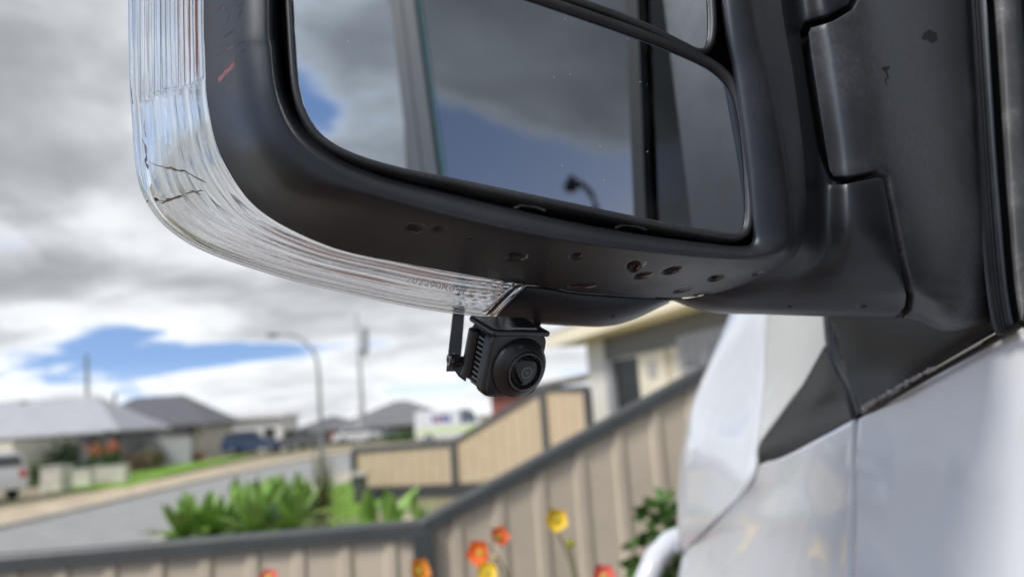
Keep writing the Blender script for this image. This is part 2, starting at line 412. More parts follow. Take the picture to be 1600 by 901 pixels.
SOIL = mat('garden_soil', (0.07, 0.05, 0.035), 0.95, var=0.4, vscale=12, bump=1.0, bscale=40)
tag(MB().box((-3.5, 1.85, 0.45), (2.6, 2.95, 1.08)).build('garden_bed', SOIL), kind='structure')

# ================================================================== white van
VAN = thing('white_van', (1.2, -1.5, 0.5), 'white van with big black wing mirror filling most of the picture', 'van')
# ---- wing mirror
WM = thing('wing_mirror', at(800, 250, 0.33), None, None, parent=VAN)
def Dbase(px, py): return 0.32 / (1 - 0.2126 * (px - CX) / FPX - 0.1655 * (CY - py) / FPX)
L1 = [(430,-400),(430,0),(436,80),(447,150),(478,205),(530,245),(600,275),(700,303),(800,328),(900,350),(1000,368),(1100,381),(1160,386),(1178,377),(1176,340),(1168,250),(1150,120),(1130,0),(1090,-400),(1065,-590),(985,-700),(800,-745),(600,-745),(480,-700),(435,-590)]
L2 = [(412,-400),(412,0),(416,80),(426,155),(455,220),(510,266),(588,299),(695,328),(800,353),(900,373),(1000,388),(1100,398),(1176,402),(1219,385),(1226,340),(1216,250),(1192,120),(1165,0),(1110,-400),(1085,-605),(995,-722),(800,-768),(596,-768),(468,-718),(417,-600)]
L3 = [(366,-400),(366,0),(368,80),(380,168),(410,245),(472,299),(582,325),(694,352),(800,374),(900,390),(1000,402),(1100,411),(1182,412),(1231,396),(1242,340),(1234,250),(1214,120),(1190,0),(1135,-400),(1110,-620),(1010,-745),(800,-795),(590,-795),(440,-745),(372,-610)]
L4 = [(318,-400),(318,0),(320,80),(325,165),(348,250),(408,330),(520,386),(652,415),(800,441),(900,455),(1000,463),(1090,463),(1170,441),(1241,401),(1258,345),(1256,250),(1240,120),(1220,0),(1170,-400),(1150,-640),(1030,-790),(800,-850),(580,-850),(400,-800),(322,-640)]
NS = len(L1)
off4 = [.045,.045,.045,.046,.052,.060,.066,.070,.072,.073,.073,.070,.048,.024,.015,.015,.015,.015,.015,.02,.03,.04,.04,.045,.045]
def lev(pts, offs):
    return [(p[0], p[1], Dbase(*p) + o) for p, o in zip(pts, offs if hasattr(offs, '__len__') else [offs] * NS)]
ctr = np.array((800, -200.0))
def inward(pts, k): return [tuple(np.array(p) + (ctr - np.array(p)) / np.linalg.norm(ctr - np.array(p)) * k) for p in pts]
HC = [lev(inward(L1, 12), 0.045), lev(inward(L1, 5), 0.020), lev(L1, 0.0055), lev(L2, 0.0), lev(L3, [0.010] * 13 + [0.006] * 6 + [0.010] * 6), lev(L4, off4)]
# dents in the underside: px, py, half-length, half-width, tilt, depth
DENTS = [(650,356,14,6.5,3,.0022),(688,358,10,5,0,.0018),(806,401,17,6.5,-6,.0036),(900,400,11,5,-10,.003),(990,416,11,8,-24,.0042),(1004,430,15,4.5,-14,.0022),(1050,422,16,5,-16,.0030),(1119,434,13,4.5,-16,.0024),(910,447,22,3.6,-4,.0024),(1066,453,15,3.2,-12,.0010),(1098,459,15,3,-10,.0008),(1184,427,9,3.6,-24,.0012),(735,372,4,1.5,0,.0006),(860,412,3,1.5,0,.0006)]
def dent_field(G):
    px, py = G[..., 0], G[..., 1]; D = np.zeros(px.shape)
    for x, y, a, b, th, dp in DENTS:
        c, s = math.cos(R(th)), math.sin(R(th)); dx, dy = px - x, py - y
        e = ((dx * c + dy * s) / a) ** 2 + ((-dx * s + dy * c) / b) ** 2
        skew = np.clip(0.62 - 0.5 * (dx * c + dy * s) / a, 0.15, 1.1)            # steep at one end, shallow at the other
        D = np.maximum(D, dp * skew * np.clip(1.1 - e, 0, 0.28) / 0.28)
    return D
def build_housing():
    # denser in the part that the photo shows
    tc = np.concatenate([np.linspace(0, 3, 60, endpoint=False), np.linspace(3, 7, 120, endpoint=False), np.linspace(7, 13, 420, endpoint=False), np.linspace(13, 18, 80, endpoint=False), np.linspace(18, 25, 50, endpoint=False)])
    tr = np.concatenate([np.linspace(0, 2, 14, endpoint=False), np.linspace(2, 3, 10, endpoint=False), np.linspace(3, 4, 16, endpoint=False), np.linspace(4, 5, 76)])
    G = grid_surface(np.array(HC), tr, tc, True)
    W = at_np(G); n = normals_np(W)
    toeye = A_E - W
    sgn = np.sign((n * toeye).sum(-1)); sgn = np.where(np.abs(sgn) < .5, 1, sgn)
    s0 = np.sign(np.median(sgn[60:, 200:500]))
    W = W - n * s0 * dent_field(G)[..., None]
    nr, nc = len(tr), len(tc)
    V = W.reshape(-1, 3)
    F = quads(nr, nc, True, flip=s0 > 0)
    o = obj('housing', V, F, M_BLACK, WM, True)
    # floor of the recess behind the glass
    fl = W[0]; c = fl.mean(0)
    obj('recess_floor', np.vstack([fl, c]), [(i, (i + 1) % nc, nc) for i in range(nc)], M_DARK, WM)
    # domed front cover, away from the photographer
    base = np.array(lev(L4, off4)); base = catmull(base, np.linspace(0, NS, 180, endpoint=False), True)
    cc = np.array((760, -200.0)); rows = []
    for a in np.linspace(0, 90, 12):
        ca, sa = math.cos(R(a)), math.sin(R(a)); g = base.copy()
        rc = 0.985 * ca ** 0.6 if a < 90 else 0.02
        g[:, :2] = cc + (base[:, :2] - cc) * rc; g[:, 2] = base[:, 2] + 0.004 + 0.085 * sa; rows.append(g)
    Wc = at_np(np.array(rows)); obj('front_cover', Wc.reshape(-1, 3), quads(12, 180, True), M_BLACK, WM, True)
    return o
HOUS = build_housing(); HOUS_BVH = bvh_of(HOUS)

# ---- clear indicator lens, wrapped round the outer edge
LT = [(316,-420),(316,-200),(316,0),(318,80),(323,165),(346,252),(406,332),(518,389),(650,418),(735,433),(818,445)]
LO = [(203,-420),(203,-200),(203,0),(204,80),(208,175),(224,305),(290,378),(420,428),(560,463),(660,483),(766,497)]
LD = [.05,.05,.05,.05,.051,.056,.064,.070,.074,.075,.076]
def lens_grid(nt, nth, th0=0.0, th1=150.0, bulge=0.0, even=False):
    T = np.array([(p[0], p[1], Dbase(*p) + d) for p, d in zip(LT, LD)]); O = np.array([(p[0], p[1], Dbase(*p) + d) for p, d in zip(LO, LD)])
    t = np.linspace(0, len(LT) - 1, nt); T, O = catmull(T, t), catmull(O, t)
    th = np.radians(np.linspace(th0, th1, nth))
    if even: k_ = int(nth * .86); th = np.concatenate([np.arcsin(np.linspace(0, 1, k_)), np.linspace(math.pi / 2, math.radians(th1), nth - k_ + 1)[1:]])
    G = np.zeros((nth, nt, 3))
    for i, a in enumerate(th):
        s = math.sin(min(a, math.pi / 2)) if a <= math.pi / 2 else 1 - 0.30 * (1 - math.sin(a)) * 2
        G[i, :, :2] = T[:, :2] + (O[:, :2] - T[:, :2]) * s
        G[i, :, 2] = T[:, 2] + 0.034 * (1 - math.cos(a)) + bulge
    return G, t, np.degrees(th)
def build_lens():
    G, t, th = lens_grid(240, 60)
    W = at_np(G); n = normals_np(W); sg = np.sign(np.dot(n[8, 60], A_E - W[8, 60]))
    shell = obj('indicator_lens', W.reshape(-1, 3), quads(60, 240, flip=sg > 0), M_LENS, WM, True)
    # fluted reflector behind it
    nt, nth = 420, 300
    G, t, th = lens_grid(nt, nth, 0, 128, even=True)
    W = at_np(G); n = normals_np(W) * sg
    s = np.sin(np.radians(np.minimum(th, 90)))
    tt = np.broadcast_to(t[None, :], (nth, nt)); SS = np.broadcast_to(s[:, None], (nth, nt))
    split = 3.62 - 0.0 * SS + 0.50 * (SS - 0.5) * np.abs(SS - 0.5) * 2
    ph = SS * 14.5
    fine = -0.0008 * np.exp(-((ph - np.round(ph)) / 0.10) ** 2)
    ph2 = SS * 8.0 + 0.10 * np.sin(tt * 1.3)
    broad = 0.0017 * (np.abs(np.sin(math.pi * ph2)) - 0.5) + 0.0002 * np.sin(math.pi * ph2 * 3.0)
    pris = np.clip((tt - 9.1) / 0.7, 0, 1) * 0.0011 * (np.abs(((tt * 5 + SS * 5) % 1) - 0.5) * 2 - 0.5)
    up = 1 / (1 + np.exp((tt - split) / 0.008))
    disp = up * fine + (1 - up) * (broad + pris) - 0.0016 * np.exp(-((tt - split) / 0.018) ** 2) - 0.0045
    W = W + n * disp[..., None]
    Gb = G[::8, ::6].copy(); Gb[..., 2] += 0.012 + 0.004 * np.sin(np.linspace(0, math.pi, Gb.shape[0]))[:, None]
    Wb = at_np(Gb); nb, mb_ = Wb.shape[:2]
    nf = quads(nth, nt, flip=sg > 0); k = nth * nt
    bf = [tuple(i + k for i in q) for q in quads(nb, mb_, flip=sg < 0)]
    obj('fluted_lens', np.vstack([W.reshape(-1, 3), Wb.reshape(-1, 3)]), nf + bf, M_LBODY, WM, True)
    return shell
LENS = build_lens(); LENS_BVH = bvh_of(LENS)
def stick(bvh, px, py, lift=0.0002):
    v = ray(px, py).normalized(); h = bvh.ray_cast(EYE, v)
    if h[0] is None: return None
    return h[0] - v * lift
def decal(name, bvh, pts, m, parent, lift=0.0002):
    """a thin mark on a surface: pts = (px, py, half width in px) along the mark"""
    v, f = [], []
    for i, (x, y, w) in enumerate(pts):
        x0, y0, _ = pts[max(i - 1, 0)]; x1, y1, _ = pts[min(i + 1, len(pts) - 1)]
        L = math.hypot(x1 - x0, y1 - y0) or 1; nx, ny = -(y1 - y0) / L, (x1 - x0) / L
        a, b = stick(bvh, x + nx * w, y + ny * w, lift), stick(bvh, x - nx * w, y - ny * w, lift)
        if a is None or b is None: return None
        v += [a, b]
    for i in range(len(pts) - 1): f.append((2 * i, 2 * i + 1, 2 * i + 3, 2 * i + 2))
    return obj(name, v, f, m, parent)
for x, w in ((278.5, 0.8), (287.5, 1.1), (296.5, 1.3), (307, 2.2)):
    decal('amber_strip', LENS_BVH, [(x - 0.5, -300, w), (x - 0.5, 20, w), (x, 50, w * .9), (x + 0.4, 90, w * .9), (x + .8, 118, w * .5), (x + 1, 128, .1)], M_AMBER, WM, -0.0006)
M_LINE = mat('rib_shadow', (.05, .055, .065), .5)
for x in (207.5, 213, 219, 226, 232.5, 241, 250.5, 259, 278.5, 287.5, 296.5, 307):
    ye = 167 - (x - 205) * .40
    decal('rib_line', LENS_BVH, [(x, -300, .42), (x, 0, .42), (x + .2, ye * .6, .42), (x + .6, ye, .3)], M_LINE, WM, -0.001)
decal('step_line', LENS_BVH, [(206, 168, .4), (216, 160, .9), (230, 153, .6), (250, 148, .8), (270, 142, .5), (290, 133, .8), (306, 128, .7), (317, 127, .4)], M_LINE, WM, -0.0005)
decal('amber_strip', LENS_BVH, [(335,394,.6),(380,412,1.6),(430,429,2.2),(500,446,1.6),(570,459,1.6),(640,470,1.8),(700,478,1.8),(748,485,1.2)], M_AMBER, WM, -0.0004)
M_SCUFF = mat('scuff_brown', (0.10, 0.075, 0.055), 0.8, var=0.5, vscale=900)
M_SCUFFD = mat('scuff_dark', (0.012, 0.013, 0.02), 0.6)
M_PALE = mat('chip_lit_pale', (0.20, 0.20, 0.21), 0.5, var=.5, vscale=700)
M_SCUFFR = mat('scuff_red', (0.20, 0.075, 0.08), 0.6)
M_SCUFFG = mat('scuff_pale', (0.55, 0.56, 0.57), 0.6)
rs = random.Random(3)
def rough_line(x0, y0, x1, y1, n, w, jit):
    return [(x0 + (x1 - x0) * i / (n - 1) + rs.uniform(-jit, jit), y0 + (y1 - y0) * i / (n - 1) + rs.uniform(-jit, jit), w * (0.25 + rs.random()) * (0.3 if i in (0, n - 1) else 1)) for i in range(n)]
for a in ((232,253,258,262,6,1.0,.8),(256,261,290,268,7,1.6,1.2),(286,266,322,286,7,0.9,.6),(226,230,230,264,8,1.8,1.5),(222,215,229,240,6,1.2,1.6),(236,311,262,315,7,2.4,1.6),(258,314,286,306,7,2.2,1.3),(290,303,318,297,6,1.6,1.0),(250,318,276,310,6,1.0,1.0),(296,297,316,304,4,.8,.6),(225,188,227,215,6,.8,1.2)):
    decal('scuff', LENS_BVH, rough_line(*a), M_SCUFF, WM)
for a in ((348,60,367,45,6,1.4,.5),(352,38,360,22,5,.7,.8),(356,20,350,8,4,.8,.8),(340,75,358,68,5,.5,.5),(371,10,381,4,5,.9,.8),(371,30,378,12,5,.8,.9),(369,70,382,65,5,.8,.6),(338,88,352,78,5,.5,.4),(374,82,384,78,4,.6,.5),(344,12,352,6,4,.5,.4),(338,132,341,130,3,1.0,.2),(350,124,353,121,3,.9,.2),(346,52,352,48,4,.4,.3),(336,20,347,10,4,.4,.3)):
    decal('scratch', HOUS_BVH, rough_line(*a), M_SCUFFD, WM)
for a in ((340,126,366,98,7,2.6,1.0),(338,134,350,118,5,1.6,.5),(346,122,368,100,6,1.2,1.5),(352,80,366,72,5,.6,.5),(345,18,354,6,4,.6,.5),(355,140,366,130,4,.6,.4),(352,108,368,90,5,.8,.6)):
    decal('scratch', HOUS_BVH, rough_line(*a), M_SCUFFR, WM, 0.00015)

# thick clear rim along the lens edge
def lens_rim():
    O = catmull(np.array([(p[0] + 4.5, p[1] - (5.5 if i > 4 else 0), Dbase(*p) + d + .026) for i, (p, d) in enumerate(zip(LO, LD))]), np.linspace(0, 10, 120))
    MB().tube([Vector(v) for v in at_np(O)], .0021, 10).build('lens_rim', mat('clear_rim', (.90, .92, .92), .04, trans=1.0, ior=1.5), WM, True)
lens_rim()
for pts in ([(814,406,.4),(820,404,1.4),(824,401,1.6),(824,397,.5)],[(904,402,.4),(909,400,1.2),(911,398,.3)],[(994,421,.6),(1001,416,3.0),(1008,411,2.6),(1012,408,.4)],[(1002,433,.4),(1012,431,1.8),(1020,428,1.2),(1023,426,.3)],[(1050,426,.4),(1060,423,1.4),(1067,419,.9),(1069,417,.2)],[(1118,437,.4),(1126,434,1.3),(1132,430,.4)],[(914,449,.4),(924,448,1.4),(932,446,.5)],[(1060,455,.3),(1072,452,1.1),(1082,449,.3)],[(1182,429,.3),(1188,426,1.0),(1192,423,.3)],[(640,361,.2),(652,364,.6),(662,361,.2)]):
    decal('lit_chip_edge', HOUS_BVH, pts, M_PALE, WM, .00025)  # chipped edges whose pale colour paints the light on the dents' far walls
for pts in ([(984,417,2),(988,415,4),(992,413,3)],[(890,449,.4),(902,448,1.2),(912,447,.6)]):
    decal('chip', HOUS_BVH, pts, mat('chip_brown', (.09, .035, .02), .7), WM, .0004)
# moulded code on the clear lens
def lens_text():
    cu = bpy.data.curves.new('lens_code', 'FONT'); cu.body = '202290K0 (E)'; cu.size = 1.0; tmp = bpy.data.objects.new('lens_code', cu); COL.objects.link(tmp)
    bpy.context.view_layer.update()
    me = bpy.data.meshes.new_from_object(tmp.evaluated_get(bpy.context.evaluated_depsgraph_get())); bpy.data.objects.remove(tmp)
    w = max(v.co.x for v in me.vertices); a, b = np.array((633., 434.)), np.array((735., 456.)); t = (b - a) / w; up = np.array((t[1], -t[0])) / np.linalg.norm(t) * 12.5
    vs = []
    for v in me.vertices:
        p = a + t * v.co.x + up * v.co.y + np.array((0, 6.)); h = stick(LENS_BVH, p[0], p[1], .0003); vs.append(h if h is not None else at(p[0], p[1], .43))
    obj('moulded_code', vs, [tuple(p.vertices) for p in me.polygons], mat('code_clear', (.58, .56, .53), .3), WM)
lens_text()

# ---- black trim below, between the lens and the arm
TT = [(823,447),(860,450),(900,457),(960,462),(1000,465),(1044,467)]
TO = [(774,498),(830,505),(890,509),(945,510),(990,499),(1046,473)]
def build_trim():
    T = np.array([(p[0], p[1], Dbase(*p) + .078) for p in TT]); O = np.array([(p[0], p[1], Dbase(*p) + .078) for p in TO])
    t = np.linspace(0, 5, 60); T, O = catmull(T, t), catmull(O, t); th = np.radians(np.linspace(0, 150, 30)); G = np.zeros((30, 60, 3))
    for i, a in enumerate(th):
        s = math.sin(a) if a <= math.pi / 2 else 1 - .6 * (1 - math.sin(a))
        G[i, :, :2] = T[:, :2] + (O[:, :2] - T[:, :2]) * s; G[i, :, 2] = T[:, 2] + 0.026 * (1 - math.cos(a))
    W = at_np(G); n = normals_np(W); sg = np.sign(np.dot(n[6, 30], A_E - W[6, 30]))
    o = obj('lower_trim', W.reshape(-1, 3), quads(30, 60, flip=sg > 0), M_BLACK, WM, True, solid=0.003)
    return o
TRIM = build_trim()
decal('drain_hole', bvh_of(TRIM), [(957, 490, 1.0), (957, 492, 3.0), (958, 495, 3.0), (959, 497, 1.0)], M_DARK, WM)
# lens end: two bright bevels where the clear part meets the trim
M_CLEAR = mat('clear_solid', (0.92, 0.95, 0.96), 0.03, trans=1.0, ior=1.5)
def lens_end():
    def strip(name, a, b, w, d, m):
        v = []
        for i in range(9):
            t = i / 8; x, y = a[0] + (b[0] - a[0]) * t, a[1] + (b[1] - a[1]) * t; bow = math.sin(math.pi * t) * 1.5
            for k in (-1, 0, 1): v.append(at(x + k * w * .5 - bow, y, Dbase(x, y) + d - (0.0015 if k == 0 else 0) + 0.026 * (1 - math.cos(t * 1.4))))
        obj(name, v, quads(9, 3, flip=True), m, WM, True, solid=.0015)
    strip('lens_bevel', (817, 445), (768, 495), 9, .070, M_REFL)
    strip('lens_bevel', (803, 446), (756, 488), 6, .071, M_REFL)
    strip('lens_groove', (810, 446), (762, 492), 9, .0735, M_GLOSSB)
lens_end()

# ---- inboard shell and arm: one moulded surface parted by a stepped joint
AOFF = [(.085,.09,.085,.078,.07,.065,.075,.095),(.070,.066,.060,.050,.043,.043,.056,.085),(.048,.047,.042,.034,.031,.034,.052,.083),(.024,.030,.032,.024,.022,.028,.048,.080),(.015,.025,.028,.017,.016,.024,.045,.078)]
AX = [[(1045,467),(1110,487),(1200,491),(1300,494),(1380,497),(1425,499),(1480,515),(1560,502)],
      [(1090,463),(1150,470),(1225,471),(1305,471),(1380,470),(1425,466),(1480,478),(1556,470)],
      [(1170,441),(1212,440),(1256,438),(1315,437),(1375,436),(1420,436),(1480,440),(1552,440)],
      [(1241,401),(1260,400),(1288,398),(1325,396),(1370,396),(1412,396),(1475,396),(1549,396)],
      [(1258,345),(1268,345),(1292,345),(1328,345),(1368,345),(1408,345),(1470,345),(1545,345)],
      [(1256,250),(1266,250),(1288,250),(1325,250),(1365,250),(1405,250),(1465,250),(1538,250)],
      [(1240,120),(1250,120),(1270,120),(1308,120),(1350,120),(1392,120),(1452,120),(1530,120)],
      [(1220,0),(1230,0),(1252,0),(1290,0),(1335,0),(1380,0),(1442,0),(1522,0)],
      [(1195,-200),(1205,-200),(1228,-200),(1265,-200),(1310,-200),(1356,-200),(1420,-200),(1506,-200)],
      [(1170,-400),(1182,-400),(1205,-400),(1240,-400),(1285,-400),(1330,-400),(1396,-400),(1486,-400)]]
JOINT = [(1322,-420),(1338,-60),(1340,-8),(1330,10),(1300,27),(1262,38),(1257,50),(1262,90),(1276,180),(1290,268),(1299,282),(1320,281),(1375,271),(1386,276),(1395,320),(1410,400),(1423,462),(1420,482),(1408,496),(1395,506)]
def seg_dist(px, py):
    best = np.full(px.shape, 1e9); side = np.zeros(px.shape)
    for (x0, y0), (x1, y1) in zip(JOINT[:-1], JOINT[1:]):
        dx, dy = x1 - x0, y1 - y0; L2_ = dx * dx + dy * dy
        t = np.clip(((px - x0) * dx + (py - y0) * dy) / L2_, 0, 1); ex, ey = px - x0 - t * dx, py - y0 - t * dy
        d = np.hypot(ex, ey); s = np.sign(dx * (py - y0) - dy * (px - x0)); upd = d < best - 1e-6
        best = np.where(upd, d, best); side = np.where(upd, s, side)
    return best, side
def build_arm():
    C = []
    for i, row in enumerate(AX):
        of = AOFF[min(i, 4)]; C.append([(x, y, Dbase(x, y) + o) for (x, y), o in zip(row, of)])
    for i in range(2, len(C)): x, y_, d = C[i][0]; C[i][0] = (x - 5, y_, d + .004)
    tail = [(x, y - 6, d + .05) for x, y, d in C[0]]
    C = [tail] + C
    tr = np.concatenate([np.linspace(0, 1, 10, endpoint=False), np.linspace(1, 5, 150, endpoint=False), np.linspace(5, 8, 260, endpoint=False), np.linspace(8, 10, 60)])
    tc = np.linspace(0, 7, 420)
    G = grid_surface(np.array(C), tr, tc); W = at_np(G); n = normals_np(W); sg = np.sign(np.dot(n[150, 150], A_E - W[150, 150]))
    d, side = seg_dist(G[..., 0], G[..., 1])
    g = np.clip((6.0 - d) / 3.2, 0, 1); g = g * g * (3 - 2 * g); g[:9] = 0
    soft = 0.0006 * np.exp(-(d / 9.0) ** 2)
    # shallow dings
    ding = np.zeros(d.shape)
    for x, y, a, b, dp in ((1346,478,9,3.5,.0012),(1232,478,6,2.5,.0007)):
        ding = np.maximum(ding, dp * np.clip(1 - ((G[..., 0] - x) / a) ** 2 - ((G[..., 1] - y) / b) ** 2, 0, 1))
    W = W - n * sg * (0.016 * g + soft + ding)[..., None]
    nr, nc = d.shape; F = np.array(quads(nr, nc, flip=sg > 0))
    fs = side.reshape(-1)[F].mean(1)
    for name, sel in (('inboard_shell', fs > 0), ('mirror_arm', fs <= 0)):
        mm = M_ARM if name == 'mirror_arm' else M_BLACK
        f = F[sel]; used, inv = np.unique(f, return_inverse=True)
        obj(name, W.reshape(-1, 3)[used], [tuple(q) for q in inv.reshape(-1, 4).tolist()], mm, WM, True)
build_arm()
ARM_BVH = bvh_of(bpy.data.objects['mirror_arm'])
decal('chip', ARM_BVH, [(1442,62,3),(1446,57,5),(1451,55,9),(1457,58,9),(1461,66,5)], M_DARK, WM)
decal('chip', ARM_BVH, [(1378,107,1.5),(1383,108,4.5),(1388,106,2.5),(1390,103,.6)], M_DARK, WM)
decal('chip', ARM_BVH, [(1384,108,1.5),(1386,116,1.3),(1388,121,1.6),(1383,125,1.2),(1386,133,.7)], M_DARK, WM)
for a in ((1364,156,1394,190,6,.35,.6),(1346,222,1368,246,5,.35,.6),(1350,205,1330,225,5,.35,.6)):
    decal('scratch', ARM_BVH, rough_line(*a), mat('scratch_grey', (.10, .10, .11), .5), WM)
# sail panel that carries the arm on the door
px_patch('sail_panel', [[(1268,455,.66),(1330,455,.60),(1420,455,.53),(1500,455,.475),(1566,462,.445)],
                        [(1300,505,.655),(1345,512,.60),(1420,512,.53),(1500,505,.475),(1572,485,.446)],
                        [(1322,580,.64),(1362,575,.60),(1425,560,.535),(1500,533,.478),(1580,500,.446)],
                        [(1347,641,.60),(1380,621,.575),(1430,592,.54),(1500,551,.49),(1588,500,.450)]], M_SAIL, VAN, 30, 40, 0.012)

px_patch('joint_shade_strip', [[(760,430,.425),(850,444,.425),(950,455,.43),(1075,460,.44)],[(760,445,.425),(850,462,.425),(950,471,.43),(1060,470,.44)]], M_DARK, WM, 6, 24, .002)  # added dark strip, painting the shadow in the gap above the trim
MB().tube([at(x, y, d) for x, y, d in [(1338,656,.650),(1334,745,.648),(1331,862,.645),(1325,960,.64)]], .009, 8).build('seam_dark_backing', M_RUBBER, VAN, True)  # added dark backing, stands in for the shade inside the door seam
# ---- mirror glasses in their holder
GN = Vector((math.sin(R(14)), -math.cos(R(14)), 0.015)).normalized()
GP = at(800, 200, Dbase(800, 200) + 0.007)
def chaikin(p, n=2):
    for _ in range(n):
        q = []
        for i in range(len(p)):
            a, b = np.array(p[i]), np.array(p[(i + 1) % len(p)]); q += [a * .75 + b * .25, a * .25 + b * .75]
        p = q
    return [tuple(x) for x in p]
LOW = chaikin([(452,-128),(456,-40),(459,20),(463,90),(467,140),(479,180),(502,214),(545,240),(620,263),(700,278),(800,299),(900,320),(1000,341),(1080,356),(1128,364),(1150,366),(1162,358),(1165,330),(1162,250),(1154,180),(1142,140),(1118,112),(1080,92),(1000,60),(900,25),(800,-9),(640,-58),(520,-100)])
UPP = chaikin([(450,-156),(520,-126),(640,-84),(800,-34),(900,-2),(1000,34),(1065,67),(1090,80),(1103,74),(1108,50),(1106,0),(1100,-100),(1085,-350),(1062,-570),(985,-678),(800,-722),(600,-722),(485,-680),(452,-590),(448,-400),(448,-250)])
def offset_poly(p, k):
    p = np.array(p); n = len(p); area = 0.5 * np.sum(p[:, 0] * np.roll(p[:, 1], -1) - np.roll(p[:, 0], -1) * p[:, 1])
    t = np.roll(p, -1, 0) - np.roll(p, 1, 0); t /= np.linalg.norm(t, axis=1, keepdims=True) + 1e-9
    return [tuple(x) for x in (p + np.stack([t[:, 1], -t[:, 0]], 1) * (k if area > 0 else -k))]
def glass_unit(poly, name, wide):
    n = len(poly)
    inner = [on_plane(x, y, GP, GN) for x, y in poly]
    c = sum(inner, Vector()) / n
    o = obj(name, inner, [tuple(range(n))], M_MIRROR, WM)
    if o.data.polygons[0].normal.dot(EYE - c) < 0: o.data.flip_normals()
    rings = []
    for k, h in ((-1.0, .0003), (0.8, .0022), (wide * .5, .0034), (wide, .0018), (wide + .8, -.004), (wide + .2, -.016)):
        rings.append([on_plane(x, y, GP, GN) + GN * h for x, y in offset_poly(poly, k)])
    v = [p for r_ in rings for p in r_]
    h_ = obj('glass_holder', v, quads(len(rings), n, True), M_RUBBER, WM, True)
    bm = bmesh.new(); bm.from_mesh(h_.data); bmesh.ops.recalc_face_normals(bm, faces=bm.faces); bm.to_mesh(h_.data); bm.free()
glass_unit(LOW, 'wide_angle_glass', 12.0)
glass_unit(UPP, 'main_glass', 11.0)
for x, y in ((826, 322), (985, 352)):
    MB().tube([at(x - 22, y + 4, Dbase(x, y) + .012), at(x - 10, y - 1, Dbase(x, y) + .010), at(x + 10, y + 1, Dbase(x, y) + .010), at(x + 24, y + 7, Dbase(x, y) + .012)], 0.0016, 8).build('retaining_clip', M_GLOSSB, WM, True)

# ---- van body in view: door, wing, bonnet, pillar, cowl corner
def side_x(y, z):
    """outer skin of the side below the windows"""
    return 0.283 + 0.03 * max(0.0, (y - 0.3)) ** 2 - 0.012 * math.sin(max(0.0, min(1.0, (2.0 - z) / 1.0)) * math.pi)
def belt(y): return 2.0 + (0.062 if y < 0.25 else 0.062 - 0.30 * (y - 0.25) if y < 0.9 else -0.13)
def w_patch(name, ctrl, m, parent, n=24, k=24, solid=0.006, **kw):
    C = np.array([[tuple(p) for p in row] for row in ctrl], float)
    W = grid_surface(C, np.linspace(0, C.shape[0] - 1, n), np.linspace(0, C.shape[1] - 1, k))
    nn = normals_np(W); flip = nn[n // 2, k // 2][0] < 0
    return obj(name, W.reshape(-1, 3), quads(n, k, flip=flip), m, parent, True, solid=solid, **kw)
def door_panel():
    tops = [(1342,654,.596),(1395,624,.552),(1470,581,.502),(1570,524,.448),(1720,437,.39)]
    low = [(1337,745,.598),(1390,740,.553),(1465,735,.503),(1562,728,.448),(1710,715,.39)]
    low2 = [(1335,862,.596),(1386,862,.552),(1460,862,.502),(1556,862,.447),(1700,862,.389)]
    low3 = [(1328,1100,.590),(1378,1100,.546),(1448,1100,.497),(1540,1100,.443),(1680,1100,.385)]
    low4 = [(1310,1900,.56),(1358,1900,.52),(1420,1900,.475),(1505,1900,.425),(1630,1900,.37)]
    rows = []
    for r_ in (tops, low, low2, low3, low4):
        P = [at(*q) for q in r_]; z = P[-1].z; x = P[-1].x
        P += [Vector((x, .15, z if r_ is not tops else 2.045)), Vector((x, -.2, z if r_ is not tops else 2.05)), Vector((x, -.55, z if r_ is not tops else 2.05)), Vector((x, -.9, z if r_ is not tops else 2.05))]
        rows.append(P)
    w_patch('door', rows, M_PAINT, VAN, 80, 90, 0.015)
door_panel()
px_patch('wing', [[(1186,728,.875),(1232,710,.79),(1290,679,.685),(1333,655,.612)],
                  [(1172,764,.93),(1226,757,.81),(1286,750,.692),(1331,745,.610)],
                  [(1120,818,1.12),(1200,812,.865),(1280,806,.70),(1328,802,.608)],
                  [(1071,861,1.36),(1160,862,.98),(1270,862,.715),(1326,862,.607)],
                  [(1052,960,1.36),(1145,960,1.0),(1262,960,.72),(1322,960,.603)],
                  [(1030,1200,1.30),(1125,1200,1.0),(1248,1200,.72),(1310,1200,.60)],
                  [(1020,1700,1.25),(1110,1700,1.0),(1240,1700,.72),(1290,1700,.59)]], M_PAINT, VAN, 70, 40, 0.012)
px_patch('bonnet', [[(1215,250,1.5),(1196,270,1.25),(1206,285,1.12),(1235,300,.98)],
                    [(1175,420,1.6),(1160,425,1.36),(1174,430,1.17),(1206,440,.975)],
                    [(1160,480,1.7),(1141,490,1.38),(1160,490,1.17),(1195,490,.97)],
                    [(1130,555,1.7),(1111,560,1.40),(1138,562,1.18),(1192,565,.97)],
                    [(1105,618,1.7),(1085,622,1.42),(1120,628,1.18),(1187,640,.965)],
                    [(1082,690,1.7),(1067,700,1.43),(1106,703,1.18),(1179,706,.965)],
                    [(1076,755,1.7),(1060,762,1.43),(1098,762,1.2),(1164,762,.98)],
                    [(1078,820,1.7),(1058,824,1.42),(1080,818,1.27),(1114,814,1.13)],
                    [(1080,866,1.7),(1059,864,1.42),(1062,861,1.40),(1066,858,1.37)]], M_PAINT, VAN, 70, 30, 0.01)
M_PILLAR = mat('screen_glass_sky_sheen', (0.50, 0.51, 0.48), 0.25, coat=0.6, var=0.05, vscale=6)  # windscreen glass, its pale base colour paints the reflected sky
